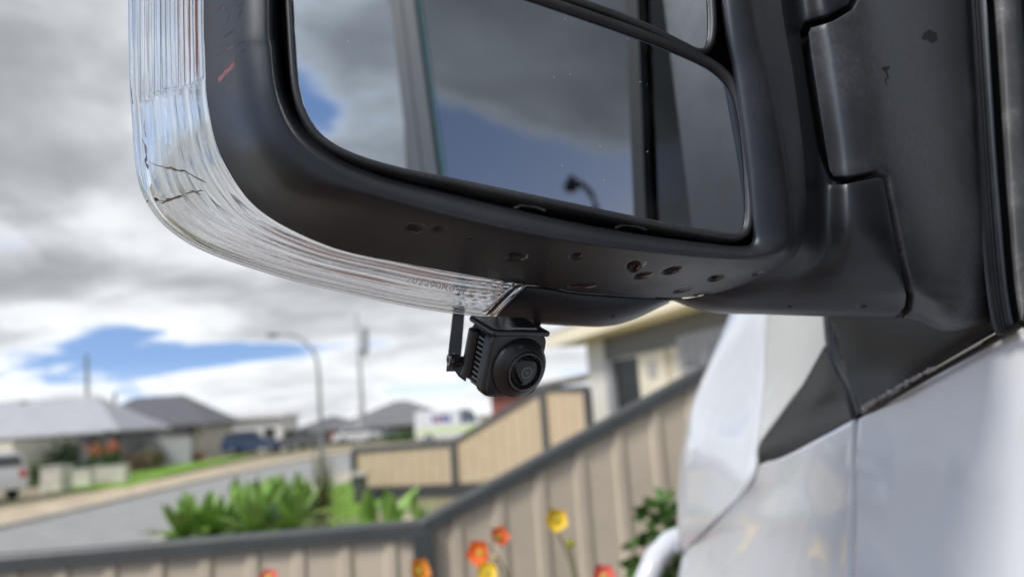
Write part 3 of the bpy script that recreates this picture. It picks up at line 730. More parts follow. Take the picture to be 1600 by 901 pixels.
px_patch('windscreen_edge', [[(1212,330,.95),(1250,330,.86),(1290,330,.77)],
                             [(1204,430,.95),(1250,430,.85),(1292,430,.755)],
                             [(1199,500,.95),(1250,500,.84),(1294,500,.745)],
                             [(1195,570,.95),(1242,570,.84),(1288,560,.745)],
                             [(1190,640,.95),(1216,630,.88),(1238,620,.83)],
                             [(1187,692,.94),(1189,690,.935),(1192,688,.93)]], M_PILLAR, VAN, 40, 20, 0.01)
px_patch('cowl_corner', [[(1288,540,.735),(1300,548,.715),(1312,556,.695)],
                         [(1240,622,.82),(1285,607,.725),(1322,597,.67)],
                         [(1192,684,.915),(1262,648,.765),(1334,622,.645)],
                         [(1184,708,.915),(1258,676,.76),(1340,642,.622)],
                         [(1190,729,.90),(1260,694,.752),(1341,648,.618)]], M_COWL, VAN, 36, 30, 0.012)
px_patch('pillar_seal', [[(1272,330,.76),(1280,330,.745),(1288,330,.75)],
                         [(1286,440,.745),(1293,440,.725),(1300,440,.735)],
                         [(1291,490,.735),(1299,490,.715),(1306,490,.725)],
                         [(1294,550,.715),(1304,550,.695),(1315,550,.705)],
                         [(1318,600,.665),(1329,600,.645),(1337,600,.655)],
                         [(1337,645,.615),(1343,645,.608),(1349,644,.614)]], M_RUBBER, VAN, 40, 8, 0.01)
MB().tube([at(x, y, d) for x, y, d in [(1598,505,.425),(1540,537,.455),(1460,582,.50),(1400,617,.54),(1350,646,.592)]], 0.0022, 8).build('belt_seal', M_GLOSSB, VAN, True)
M_LICHEN = mat('grime_pale', (0.42, 0.40, 0.39), 0.9, var=0.3, vscale=300)
rg = random.Random(5)
gm = MB()
for i in range(90):
    t = rg.random() ** 1.2; x, y = 1350 + 112 * t, 637 - 65 * t; d = 0.586 - 0.09 * t
    gm.obox(at(x + rg.uniform(-2, 2), y - rg.random() * 4 * (1 - t) ** .5 + 2, d - .004), *(Matrix.Rotation(rg.random() * 6, 3, 'X') @ Matrix.Diagonal((rg.uniform(.0008, .002), rg.uniform(.0006, .0016), rg.uniform(.0005, .0012)))).transposed())
tag(gm.build('dried_grime', M_LICHEN, VAN), kind='stuff')
# window seal, dusty frame and black glass at the very edge
RY = [(-420, 1486), (-200, 1506), (0, 1522), (120, 1530), (250, 1538), (345, 1545), (440, 1553), (500, 1562), (520, 1570)]
def col(dx, off): return [(x + (dx(y) if callable(dx) else dx), y, Dbase(1540, y) + off) for y, x in RY]
def cols(*cs): return np.swapaxes(np.array(cs), 0, 1)
px_patch('window_seal', cols(col(-5, .084), col(3, .068), col(11, .074), col(31, .078)), M_BLACK, VAN, 60, 30, 0.006)
px_patch('door_frame', cols(col(31, .072), col(lambda y: 44 - y * .01, .066), col(lambda y: 62 - .005 * y, .068), col(lambda y: 74, .075)), M_DUSTY, VAN, 50, 14, 0.006)

# ---- the rest of the cab: seen in the mirror and from a step aside
def lean(z): return 0.300 + 0.10 * (z - 2.06)
def side_quad(name, m, q, out=0.0, th=0.015):
    '''panel on the leaning upper side, q = (y, z) corners'''
    return obj(name, [(lean(z) - out, y, z) for y, z in q], [(0, 1, 2, 3)], m, VAN, solid=th, off=0)
M_TRIMG = mat('pillar_grey', (0.10, 0.095, 0.092), 0.5, var=0.1, vscale=20)
side_quad('side_window', M_WINDOW, [(-.37, 2.05), (.022, 2.05), (.0, 3.05), (-.77, 3.05)], .0, .003)
side_quad('window_edge', mat('glass_edge', (.16, .30, .32), .2), [(-.382, 2.05), (-.368, 2.05), (-.768, 3.05), (-.782, 3.05)], .001, .003)
side_quad('door_pillar', M_TRIMG, [(-.445, 2.05), (-.384, 2.05), (-.80, 3.1), (-.868, 3.1)], .004, .012)
side_quad('body_pillar', M_TRIMG, [(-.508, 2.05), (-.452, 2.05), (-.876, 3.1), (-.945, 3.1)], .003, .012)
side_quad('quarter_bar', M_DARK, [(.022, 2.04), (.040, 2.04), (.034, 2.75), (.010, 2.75)], .002, .008)
side_quad('quarter_window', M_QUARTER, [(.040, 2.05), (.122, 2.05), (.060, 2.60), (.036, 2.60)], -.004, .003)
side_quad('front_pillar', M_SAIL, [(.122, 2.03), (.42, 2.03), (.25, 2.62), (.060, 2.62)], .002, .012)
MB().prism([(lean(3.1), -.02, 3.06), (lean(3.1), -.98, 3.06), (lean(3.1) + .1, -.98, 3.2), (lean(3.1) + .1, -.1, 3.2)], (1.5, 0, 0)).build('roof', M_PAINT, VAN)
MB().box((0.27, -3.9, 0.85), (2.1, -1.05, 1.55)).build('tray', M_PAINT, VAN, bev=.02)
MB().box((0.305, -1.0, 0.8), (2.0, 0.5, 0.95)).build('floor_pan', M_DARK, VAN)
rw = MB().box((0.40, -1.0, 0.9), (2.0, -.96, 2.30)).box((0.48, -1.0, 2.98), (2.0, -.96, 3.1)).box((0.44, -1.0, 2.30), (.62, -.96, 2.98)).box((1.10, -1.0, 2.30), (1.14, -.96, 2.98)).box((1.75, -1.0, 2.30), (2.0, -.96, 2.98))
rw.build('rear_wall', mat('cab_lining', (.10, .10, .10), .8), VAN)
MB().box((.62, -.985, 2.30), (1.75, -.978, 2.98)).build('rear_window', thin_glass('green_glass', (.62, .95, .90), 1.5), VAN)
MB().box((2.0, -1.0, 0.85), (2.03, 0.5, 2.05)).build('far_door', M_DARK, VAN)
MB().obox((1.2, 0.5, 1.85), (0.8, 0, 0), (0, 0.2, 0.02), (0, -0.05, 0.15)).build('dashboard', M_DARK, VAN, bev=0.04)
px_patch('door_inner', [[(1470,-420,.50),(1560,-420,.50),(1750,-420,.47)],[(1500,0,.50),(1600,0,.49),(1750,0,.46)],[(1530,300,.49),(1620,300,.48),(1760,300,.45)],[(1540,500,.49),(1620,500,.47),(1760,470,.44)]], M_DARK, VAN, 10, 10, .004)
MB().prism([(0.40, 0.98, 0.9), (0.40, 1.55, 0.9), (0.46, 1.58, 1.4), (0.46, 1.4, 1.62), (0.42, 1.0, 1.82), (0.40, 0.62, 1.85)], (1.5, 0, 0)).build('engine_bay', M_DARK, VAN)
tyre = MB().lathe((0.33, 1.0, 0.84), (1, 0, 0), [(0, .2), (0, .31), (.03, .345), (.2, .345), (.23, .31), (.23, .2)], 28).build('wheel', M_RUBBER, VAN, True)
# white bull bar in front of the nose
MB().tube([at(x, y, d) for x, y, d in [(985,1150,1.5),(1000,960,1.52),(1010,905,1.53),(1024,872,1.55),(1046,848,1.58),(1075,836,1.62),(1150,830,1.75),(1300,820,1.95)]], 0.025, 16).build('bull_bar', M_PAINT, VAN, True)

# ================================================================== small camera under the mirror
CAMP = at(806, 571, 0.368)
RC = thing('reversing_camera', CAMP, 'small black square camera with round lens hanging under the mirror', 'camera')
def build_revcam():
    n = (-_f * 0.80 + _r * 0.52 - _u * 0.26).normalized()               # where the lens looks
    side = _u.cross(n).normalized(); up = n.cross(side).normalized()
    q = Matrix.Rotation(R(-3), 3, n); side, up = q @ side, q @ up
    c = CAMP; S = 0.0168
    def P(a, b, h): return c + side * a + up * b + n * h
    def rr(hw, hh, k, n_=6):
        o = []
        for cx, cy, a0 in ((hw - k, hh - k, 0), (-hw + k, hh - k, 90), (-hw + k, -hh + k, 180), (hw - k, -hh + k, 270)):
            for i in range(n_): a = R(a0 + 90 * i / (n_ - 1)); o.append((cx + k * math.cos(a), cy + k * math.sin(a)))
        return o
    def shell(name, prof, m, k=.004):
        v = []; nn = 0
        for hw, hh, h in prof:
            o = rr(hw, hh, min(k, hw * .9, hh * .9)); nn = len(o); v += [P(a, b, h) for a, b in o]
        f = quads(len(prof), nn, True); f.append(tuple(range(nn - 1, -1, -1))); f.append(tuple(range((len(prof) - 1) * nn, len(prof) * nn)))
        ob = obj(name, v, f, m, RC, True); shade_auto(ob, 35); return ob
    shell('front_body', [(S * .97, S * .97, -.0075), (S, S, -.007), (S, S, -.0022), (S * .98, S * .98, -.0008), (S * .93, S * .93, .0)], M_CAMB, .0055)
    shell('rear_body', [(S * .76, S * .84, -.027), (S * .80, S * .90, -.0255), (S * .80, S * .94, -.0095), (S * .86, S * .94, -.0076)], M_CAMB, .004)
    for i in range(10):                                                   # cooling fins on the flank
        MB().obox(P(-S * .84, (-.78 + .155 * i) * S, -.0112), side * .0016, up * .00075, n * .0030).build('fin', M_CAMLIP, RC, bev=.0003)
    MB().tube([P(-S * .80, -S * .80, -.0205), P(-S * .80, -S * .74, -.0205), P(-S * .80, S * .70, -.0205), P(-S * .80, S * .76, -.0205)], [.003, .0044, .0044, .003], 20).build('flank_barrel', M_CAMB, RC, True)
    MB().obox(P(0, S * 1.0, -.0120), side * S * 1.02, up * .0016, n * .0128).build('brim', M_CAMLIP, RC, bev=.0014)
    m = MB()
    for i in range(21):
        a = (-.35 + i / 20 * .95) * S; m.obox(P(a, S * 1.0 + .00175, -.0030 + (.0003 if i % 2 else -.0002)), side * .0003, up * .0001, n * (.0004 + .00025 * (i % 3)))
    tag(m.build('worn_mark', M_SCUFFG, RC), kind='stuff')
    L0 = P(S * .12, -S * .06, 0)
    def lathe(name, prof, mt, nseg=72):
        o = MB().lathe(L0, n, prof, nseg).build(name, mt, RC, True); shade_auto(o, 24); return o
    lathe('lens_barrel', [(-.0015, .0158), (.0004, .0157), (.0022, .0150), (.0042, .0134), (.0056, .0116), (.0060, .0106), (.0052, .0104)], M_CAMB)
    lathe('lens_ring', [(.0048, .0105), (.0064, .0102), (.0068, .0097), (.0067, .0091), (.0052, .0087)], M_CAMLIP)
    lathe('lens_well', [(.0038, .0090), (.0039, .0090)], M_GLOSSB)
    g = [(.0042, .0087)] + [(.0042 + .0036 * math.sin(R(a)), .0087 * math.cos(R(a))) for a in range(8, 89, 8)] + [(.0078, .0002)]
    lathe('lens_glass', g, mat('lens_dome', (0.004, 0.006, 0.007), 0.03, ior=1.4))
    lathe('iris_ring', [(.0073, .0034), (.00765, .0032), (.00775, .0022), (.0076, .0021)], mat('iris', (0.05, 0.07, 0.065), 0.3))
    lathe('iris_core', [(.0076, .0012), (.0080, .0010), (.00805, .0002)], MATS['iris'])
    def strip(top, bot, w, tw, name='bracket_arm'):
        v = []
        for t in np.linspace(0, 1, 8):
            p = Vector(bot).lerp(Vector(top), t); v += [p - tw * w, p + tw * w]
        return obj(name, v, quads(8, 2), M_BRACKET, RC, solid=.0016, off=0)
    d1 = 0.384
    strip(at(719, 466, .455), at(708, 578, d1), .0036, (_r * 0.96 + _f * 0.2).normalized())
    strip(at(838, 480, .46), at(839, 545, .402), .0024, (_r * 0.96 + _f * 0.2).normalized())
    ax = (-_r * 0.92 - _f * 0.38).normalized(); pc = at(711, 562, d1 - .004)
    MB().lathe(pc, ax, [(-.010, .0018), (-.001, .0018), (-.001, .0036), (.0004, .0038), (.0008, .0030), (.0014, .0036), (.0030, .0036), (.0038, .0029), (.0038, .0015), (.0026, .0013)], 20).build('screw', M_CAMLIP, RC, True)
    MB().prism([at(706, 573, d1 - .002), at(724, 566, d1 - .002), at(728, 597, d1 - .004), at(716, 588, d1 - .003)], _f * .006).build('hinge_block', M_CAMB, RC, bev=.0008)
    # chamfered foot below the rear of the case
    MB().add([P(-S * .9, -S * .72, -.026), P(-S * .9, -S * .72, -.008), P(-S * .6, -S * 1.0, -.008), P(-S * .6, -S * .92, -.026), P(S * .6, -S * .92, -.026), P(S * .6, -S * 1.0, -.008)], [(0, 1, 2, 3), (3, 2, 5, 4)]).build('lower_plate', M_CAMB, RC, solid=.0012, off=0)
build_revcam()

def cab_fittings():
    def spot(px, py, dist):
        v = ray(px, py).normalized(); P = on_plane(px, py, GP, GN); v = v - 2 * v.dot(GN) * GN; return P + v * dist
    k = [(1008, 150), (1024, 138), (1036, 150), (1042, 215), (1052, 260), (1060, 345), (1008, 345)]
    MB().prism([spot(x, y, .92) for x, y in k], (0, -.09, 0)).build('seat', mat('seat_cloth', (0.05, 0.05, 0.055), 0.9), VAN)
    MB().tube([spot(1050, 110, .7), spot(1066, 200, .7), spot(1088, 285, .7)], .010, 6).build('seat_belt', mat('belt_grey', (.03, .03, .03), .8), VAN)
    MB().tube([spot(1030, 322, .62), spot(1060, 300, .62), spot(1092, 282, .62)], .012, 8).build('grab_handle', M_DARK, VAN, True)
cab_fittings()
# street lamp behind the photographer, seen twice mirrored in glass and side window
def reflected_spot(px, py, dist):
    v = ray(px, py).normalized(); P = on_plane(px, py, GP, GN); v = v - 2 * v.dot(GN) * GN
    n2 = Vector((-1, 0, .1)).normalized(); p2 = Vector((.30, 0, 2.06)); P = P + v * ((p2 - P).dot(n2) / v.dot(n2)); v = v - 2 * v.dot(n2) * n2
    return P + v * dist
def rear_lamp():
    h = reflected_spot(893, 286, 14); pts = [reflected_spot(x, y, 14) for x, y in ((899, 284), (908, 287), (918, 295), (926, 306), (931, 320))]
    b = pts[-1].copy(); b.z = 0
    T = thing('street_lamp', b, 'street lamp mirrored in the wing mirror glass', 'street lamp')
    MB().tube(pts + [b], [.06] * len(pts) + [.09], 10).build('pole', mat('lamp_pole_dark', (.12, .13, .14), .5), T, True)
    MB().lathe(h, (0, 0, 1), [(-.16, .12), (-.1, .16), (.05, .10), (.16, .05)], 12).build('lamp_head', mat('lamp_head_dark', (.05, .055, .06), .5), T, True)
rear_lamp()

# ================================================================== fences
M_FENCE = mat('fence_sheet', (0.52, 0.45, 0.355), 0.55, var=0.09, vscale=2.2, rand=.035)
M_RAIL = mat('fence_rail', (0.06, 0.067, 0.07), 0.45, var=0.1, vscale=5)
M_FENCE2 = mat('fence_sheet_far', (0.46, 0.365, 0.25), 0.55, var=0.05, vscale=3)
def fence(label, P0, P1, zt0, zt1, zb0, zb1, pitch, m, mr, rail=0.036, posts=(), group=None, back=0.06, plinth=None):
    P0, P1 = Vector((P0[0], P0[1], 0)), Vector((P1[0], P1[1], 0)); L = (P1 - P0).length; t = (P1 - P0) / L
    nrm = Vector((t.y, -t.x, 0))                                          # to the photographer's side
    if nrm.dot(Vector((0, -1, 0))) < 0: nrm = -nrm
    F = thing('steel_fence', (P0.x, P0.y, zb0), label, 'fence', group)
    zt = lambda s: zt0 + (zt1 - zt0) * s / L
    zb = lambda s: zb0 + (zb1 - zb0) * s / L
    n = int(math.ceil(L / pitch))
    for i in range(n):
        s0 = i * pitch; e = min(pitch, L - s0)
        prof = [(0, 0), (.60, 0), (.66, .014), (.86, .014), (.93, 0), (.995, 0)]
        v, f = [], []
        for k, (a, h) in enumerate(prof):
            s = s0 + a * pitch
            if s > L: s = L
            p = P0 + t * s + nrm * h
            v += [(p.x, p.y, zb(s)), (p.x, p.y, zt(s) - rail * .6)]
        f = [(2 * k, 2 * k + 2, 2 * k + 3, 2 * k + 1) for k in range(len(prof) - 1)]
        obj('panel', v, f, m, F, solid=.002, off=0)
    # rounded top rail
    a, b = P0 + Vector((0, 0, zt0)), P1 + Vector((0, 0, zt1)); d = (b - a).normalized(); u = nrm.cross(d).normalized()
    if u.z < 0: u = -u
    prof = [(-1, -1), (-1, .5), (-.75, .85), (-.35, 1), (.35, 1), (.75, .85), (1, .5), (1, -1), (.8, -1), (.8, -.2), (-.8, -.2), (-.8, -1)]
    v = [q + nrm * (x * rail) + u * (y * rail * 1.0) for q in (a - d * .02, b + d * .02) for x, y in prof]; k = len(prof)
    o = obj('top_rail', v, [tuple(range(k - 1, -1, -1)), tuple(range(k, 2 * k))] + [(i, (i + 1) % k, k + (i + 1) % k, k + i) for i in range(k)], mr, F)
    for s, w in posts:
        p = P0 + t * s
        MB().obox((p.x, p.y, (zt(s) - .02 + zb(s)) / 2), t * w, nrm * (rail * 1.3), Vector((0, 0, (zt(s) - .02 - zb(s)) / 2))).build('post', mr, F, bev=.004)
    if plinth:
        c = (P0 + P1) / 2
        MB().obox((c.x, c.y, zb0 - plinth / 2), t * (L / 2), nrm * .04, (0, 0, plinth / 2)).build('plinth', mat('plinth_dark', (.04, .042, .045), .8), F)
    return F
pL, pC, pR = at(-190, 894, 3.12), at(660, 823, 3.30), at(1330, 455, 3.95)
fence('low tan steel fence with dark cap rail along the bottom, below the broad-leaved plants', (pL.x, pL.y), (pC.x, pC.y), pL.z, pC.z, .75, .75, .2, M_FENCE, M_RAIL, posts=((0, .03),))
fence('tan steel fence with steeply sloping dark rail behind the poppies, running up behind the van', (pC.x, pC.y), (pR.x, pR.y), pC.z + .005, pR.z, .75, .75, .2, M_FENCE, M_RAIL, posts=((0.0, .046), (1.99, .03)), rail=.034)
q0, q1, q2, q3 = at(553, 703, 14.8), at(709, 690, 14.0), at(848, 608, 13.2), at(917, 606, 12.6)
fence('low tan fence beyond the plants, level stretch beside the dark pillar', (q0.x, q0.y), (q1.x, q1.y), q0.z, q1.z, .72, .72, .22, M_FENCE2, M_RAIL, rail=.05, posts=((0, .05), ((Vector((q1.x - q0.x, q1.y - q0.y, 0))).length, .06)), plinth=.22)
fence('tan fence with sloping top, farther off between the two level stretches', (q1.x, q1.y), (q2.x, q2.y), q1.z, q2.z, .72, .9, .22, M_FENCE2, M_RAIL, rail=.045, posts=(((Vector((q2.x - q1.x, q2.y - q1.y, 0))).length, .06),), plinth=.22)
fence('short high stretch of tan fence touching the cream house', (q2.x, q2.y), (q3.x, q3.y), q2.z, q3.z, .9, .9, .22, M_FENCE2, M_RAIL, rail=.045, posts=(((Vector((q3.x - q2.x, q3.y - q2.y, 0))).length, .05),))

# ================================================================== buildings
M_GUTTER = mat('gutter', (0.22, 0.22, 0.23), 0.5)
M_PANE = mat('house_pane', (0.02, 0.025, 0.03), 0.03, ior=2.0)
M_DKWALL = mat('dark_render', (0.05, 0.052, 0.056), 0.8)
def hip_roof(mb, x0, x1, y0, y1, ze, zr, ov=0.5):
    x0 -= ov; x1 += ov; y0 -= ov; y1 += ov; h = min(x1 - x0, y1 - y0) / 2
    if x1 - x0 >= y1 - y0: r0, r1 = (x0 + h, (y0 + y1) / 2, zr), (x1 - h, (y0 + y1) / 2, zr)
    else: r0, r1 = ((x0 + x1) / 2, y0 + h, zr), ((x0 + x1) / 2, y1 - h, zr)
    v = [(x0, y0, ze), (x1, y0, ze), (x1, y1, ze), (x0, y1, ze), r0, r1, (x0, y0, ze - .15), (x1, y0, ze - .15), (x1, y1, ze - .15), (x0, y1, ze - .15)]
    if x1 - x0 >= y1 - y0: f = [(0, 1, 5, 4), (1, 2, 5), (2, 3, 4, 5), (3, 0, 4)]
    else: f = [(0, 1, 4), (1, 2, 5, 4), (2, 3, 5), (3, 0, 4, 5)]
    f += [(6, 7, 1, 0), (7, 8, 2, 1), (8, 9, 3, 2), (9, 6, 0, 3), (9, 8, 7, 6)]
    return mb.add(v, f)
def roof_mat(name, c, seam=0.35):
    m = mat(name, c, 0.5, var=0.06, vscale=0.8); n, l = m.node_tree.nodes, m.node_tree.links
    tc = n.new('ShaderNodeTexCoord'); w = n.new('ShaderNodeTexWave'); w.inputs['Scale'].default_value = 2.2; l.new(tc.outputs['Object'], w.inputs['Vector'])
    b = n.new('ShaderNodeBump'); b.inputs['Strength'].default_value = seam; b.inputs['Distance'].default_value = .03; l.new(w.outputs['Fac'], b.inputs['Height']); l.new(b.outputs[0], n['Principled BSDF'].inputs['Normal'])
    return m
def front_piece(root, name, m, y, x0, x1, z0, z1, th=.06, parent=None):
    return MB().box((x0, y - th, z0), (x1, y + .04, z1)).build(name, m, parent or root)
def window_on(root, y, x0, x1, z0, z1, mf=None):
    w = front_piece(root, 'window', mf or M_GUTTER, y, x0, x1, z0, z1, .05)
    k = max(1, round((x1 - x0) / 0.9)); dx = (x1 - x0) / k
    for i in range(k): MB().box((x0 + i * dx + .05, y - .064, z0 + .05), (x0 + (i + 1) * dx - .05, y - .052, z1 - .05)).build('pane', M_PANE, w)
def xat(px, y): p = pos(px, y / 1.0); return p.x * (y / p.y)

# pale-roofed house
M_ROOFP = roof_mat('pale_steel_roof', (0.38, 0.39, 0.41)); M_ROOFD = roof_mat('dark_steel_roof', (0.115, 0.115, 0.125))
y = 47.0; x0, x1 = xat(-210, y), xat(178, y)
H = thing('house', ((x0 + x1) / 2, y, 0), 'low house with pale grey steel roof behind the white parked car', 'house')
MB().box((x0, y, -.05), (x1, y + 5.5, 2.45)).build('wall', mat('grey_render', (.20, .205, .215), .85, var=.1, vscale=1), H)
rf = hip_roof(MB(), x0, x1, y, y + 5.5, 2.55, 4.95, .7).build('roof', M_ROOFP, H)
MB().box((xat(20, 49), 49.4, 3.6), (xat(20, 49) + .5, 49.9, 4.9)).build('chimney', M_GUTTER, rf)
window_on(H, y, xat(95, y), xat(130, y), .9, 2.1); window_on(H, y, xat(30, y), xat(62, y), .9, 2.1)
front_piece(H, 'door', M_DKWALL, y, xat(140, y), xat(152, y), 0, 2.1)
MB().box((xat(172, y), y - .7, 0), (xat(186, y), y + .1, 2.5)).build('porch_pillar', M_DKWALL, H)
# carport end nearer the frame edge
MB().box((xat(-40, 36), 36, -.05), (xat(20, 36), 41, 2.2)).build('porch', mat('cream_render', (.62, .58, .49), .85), H)
# dark-roofed house
y = 59.0; x0, x1 = xat(120, y), xat(318, y)
H = thing('house', ((x0 + x1) / 2, y, 0), 'cream house with dark grey hipped roof behind the grey garden wall', 'house')
MB().box((x0, y, -.05), (x1, y + 6, 2.6)).build('wall', MATS['cream_render'], H)
rf = hip_roof(MB(), x0, x1, y, y + 6, 2.7, 5.25, .7).build('roof', M_ROOFD, H)
MB().tube([(xat(178, 62), 62, 4.6), (xat(178, 62), 62, 5.8)], .14, 8).build('flue', M_GUTTER, rf)
front_piece(H, 'garage_door', mat('panel_grey', (.36, .36, .37), .6), y, xat(237, y), xat(286, y), 0, 2.2)
MB().box((xat(300, y), y - 1.6, 0), (xat(309, y), y - 1.0, 2.6)).build('porch_pillar', M_DKWALL, H)
MB().box((xat(276, y), y - 1.5, 2.3), (xat(312, y), y - .8, 2.65)).build('porch_beam', M_DKWALL, H)
front_piece(H, 'door', M_DKWALL, y, xat(290, y), xat(301, y), 0, 2.2)
window_on(H, y, xat(216, y), xat(229, y), .9, 2.1)
# white garage
y = 68.0; x0, x1 = xat(332, y), xat(440, y)
H = thing('house', ((x0 + x1) / 2, y, 0), 'white flat-fronted house with dark garage opening behind the blue car', 'house')
MB().box((x0, y, -.05), (x1, y + 5, 2.9)).build('wall', mat('white_render', (.72, .71, .68), .85), H)
MB().prism([(x0 - .4, y - .5, 2.9), (x1 + .4, y - .5, 2.9), (x1 + .4, y - .5, 3.15), (x0 - .4, y - .5, 3.5)], (0, 5.5, 0)).build('roof', mat('pale_fascia', (.68, .68, .67), .6), H)
front_piece(H, 'garage_opening', M_DKWALL, y, xat(346, y), xat(402, y), 0, 1.9)
window_on(H, y, xat(412, y), xat(430, y), .8, 2.0)
# long grey roof at the end of the street
y = 83.0; x0, x1 = xat(448, y), xat(712, y)
H = thing('house', ((x0 + x1) / 2, y, -1), 'long house with grey peaked roof closing the end of the street', 'house')
MB().box((x0, y, -1.05), (x1, y + 12, 1.15)).build('wall', mat('dark_brick', (.10, .085, .075), .9), H)
rf = hip_roof(MB(), xat(520, y), x1 - .4, y + .2, y + 12, 1.35, 4.1, .6).build('roof', roof_mat('grey_steel_roof', (.16, .16, .17)), H)
rf2 = hip_roof(MB(), x0, xat(560, y), y + .4, y + 9, 1.2, 2.9, .6).build('roof', MATS['dark_steel_roof'], H)
front_piece(H, 'garage_door', M_DKWALL, y, xat(545, y), xat(580, y), -1, .95)
front_piece(H, 'garage_door', M_DKWALL, y, xat(600, y), xat(640, y), -1, .95)
window_on(H, y, xat(470, y), xat(490, y), -.2, .8); window_on(H, y, xat(660, y), xat(690, y), -.2, .8)
# brick-coloured house seen just below the small camera
y = 30.0; x0, x1 = xat(768, y), xat(832, y)
H = thing('house', ((x0 + x1) / 2, y, 0), 'red brick house glimpsed directly below the small camera', 'house')
MB().box((x0, y, -.05), (x1, y + 7, 2.75)).build('wall', mat('red_brick', (.26, .10, .08), .9, var=.2, vscale=2), H)
window_on(H, y, xat(790, y), xat(808, y), 1.1, 2.2)
MB().box((x0 - .25, y - .3, 2.75), (x1 + .25, y + 7.3, 2.95)).build('roof', MATS['dark_steel_roof'], H)
# shed roof behind the high tan fence
y = 22.0; x0, x1 = xat(842, y), xat(925, y)
H = thing('garden_shed', ((x0 + x1) / 2, y, .4), 'grey-brown shed roof peeping over the tan fence', 'shed')
MB().box((x0, y, .3), (x1, y + 4, 2.55)).build('wall', mat('shed_brown', (.22, .18, .13), .9), H)
MB().prism([(x0 - .2, y - .2, 2.6), (x1 + .2, y - .2, 2.85), (x1 + .2, y - .2, 2.97), (x0 - .2, y - .2, 2.7)], (0, 4.4, 0)).build('roof', mat('shed_roof', (.24, .22, .19), .7), H)
# cream house on the right, seen along its front
hA, hB = pos(925, 14.2), pos(1215, 8.6)
hA.z = hB.z = 0; ht = (hB - hA).normalized(); hn = Vector((ht.y, -ht.x, 0))
if hn.dot(-hA) < 0: hn = -hn
H = thing('house', (hA.x, hA.y, .4), 'cream house with yellow eaves and dark doorway behind the sloping fence', 'house')
M_CREAM = mat('cream_wall', (.62, .58, .47), .85, var=.06, vscale=1.5)
def HP(px, py, out=0.0): return on_plane(px, py, hA + hn * out, hn)
def wall_rect(name, m, px0, px1, py, z0, z1, out, th, parent):
    a, b = HP(px0, py), HP(px1, py); s0, s1 = (a - hA).dot(ht), (b - hA).dot(ht)
    c = hA + ht * ((s0 + s1) / 2) + hn * (out - th / 2); c.z = (z0 + z1) / 2
    return MB().obox(c, ht * abs(s1 - s0) / 2, hn * th / 2, (0, 0, (z1 - z0) / 2)).build(name, m, parent)
zE = HP(925, 533).z
def zat(px, py): return HP(px, py).z
wall_rect('wall', M_CREAM, 925, 1260, 560, .3, zE, 0, 4.0, H)
e0, e1 = hA - ht * .5, hB + ht * 1.5
def P3(p, z): return Vector((p.x, p.y, z))
MB().add([P3(e0 + hn * .62, zE), P3(e1 + hn * .62, zE), P3(e1 - hn * .1, zE), P3(e0 - hn * .1, zE)], [(0, 1, 2, 3)]).build('soffit', mat('yellow_soffit', (.66, .60, .40), .8), H, solid=.02, off=0)
MB().obox((e0 + e1) / 2 + hn * .65 + Vector((0, 0, zE + .08)), (e1 - e0) / 2, hn * .03, (0, 0, .12)).build('fascia', mat('cream_fascia', (.72, .66, .50), .6), H)
MB().prism([P3(e0 + hn * .66, zE + .22), P3(e0 - hn * 4.6, zE + .22), P3(e0 - hn * 2.0, zE + 1.3)], e1 - e0).build('roof', MATS['grey_steel_roof'], H)
wall_rect('lintel_beam', mat('beam_grey', (.15, .155, .16), .8), 946, 1250, 560, zE - .42, zE - .012, .03, .06, H)
wall_rect('corner_post', mat('corner_white', (.66, .64, .58), .8), 922, 948, 560, .3, zE - .02, .06, .12, H)
wall_rect('downpipe', mat('pipe_grey', (.30, .31, .33), .5), 952, 961, 560, .3, zE - .43, .10, .09, H)
d_ = wall_rect('doorway', mat('door_dark', (.012, .014, .016), .4), 963, 999, 580, .3, zE - .46, .02, .05, H)
wall_rect('porch_column', M_CREAM, 1003, 1046, 560, .3, zE - .45, .08, .16, H)
wall_rect('meter_box', mat('meter_grey', (.36, .36, .35), .6), 1020, 1032, 565, zat(1025, 588), zat(1025, 566), .11, .05, H)
w_ = wall_rect('window', MATS['pipe_grey'], 1062, 1180, 545, zat(1085, 578), zat(1085, 520), .04, .07, H)
for a, b in ((1072, 1098), (1106, 1130), (1138, 1174)):
    wall_rect('pane', MATS['house_pane'], a, b, 545, zat(1085, 578) + .05, zat(1085, 520) - .05, .046, .01, w_)

# ================================================================== street lamp, poles
lb = ground(505, 748)
LP = thing('street_lamp', lb, 'tall grey street lamp with curved arm standing on the verge ahead', 'street lamp')
D = (lb - EYE).dot(_f)
pts = [lb, at(503, 700, D), at(500, 640, D), at(498, 585, D), at(495, 562, D), at(488, 546, D), at(476, 533, D), at(460, 524.5, D), at(444, 521.5, D), at(432, 522, D)]
MB().tube(pts, [.085, .08, .07, .06, .055, .05, .045, .045, .04, .04], 12).build('pole', mat('galvanised', (.27, .30, .31), .45, metal=.4), LP, True)
MB().lathe(lb, (0, 0, 1), [(0, .16), (.03, .16), (.05, .11), (.3, .10)], 16).build('base', MATS['galvanised'], LP, True)
hd = at(426, 523, D)
MB().obox(hd, _r * .20, _u * .055, _f * .10).build('lamp_head', mat('lamp_dark', (.10, .11, .12), .5), LP, bev=.03)
MB().obox(hd - Vector((0, 0, .075)), _r * .14, _u * .02, _f * .07).build('lamp_glass', mat('lamp_lens', (.35, .36, .36), .3), LP, bev=.01)
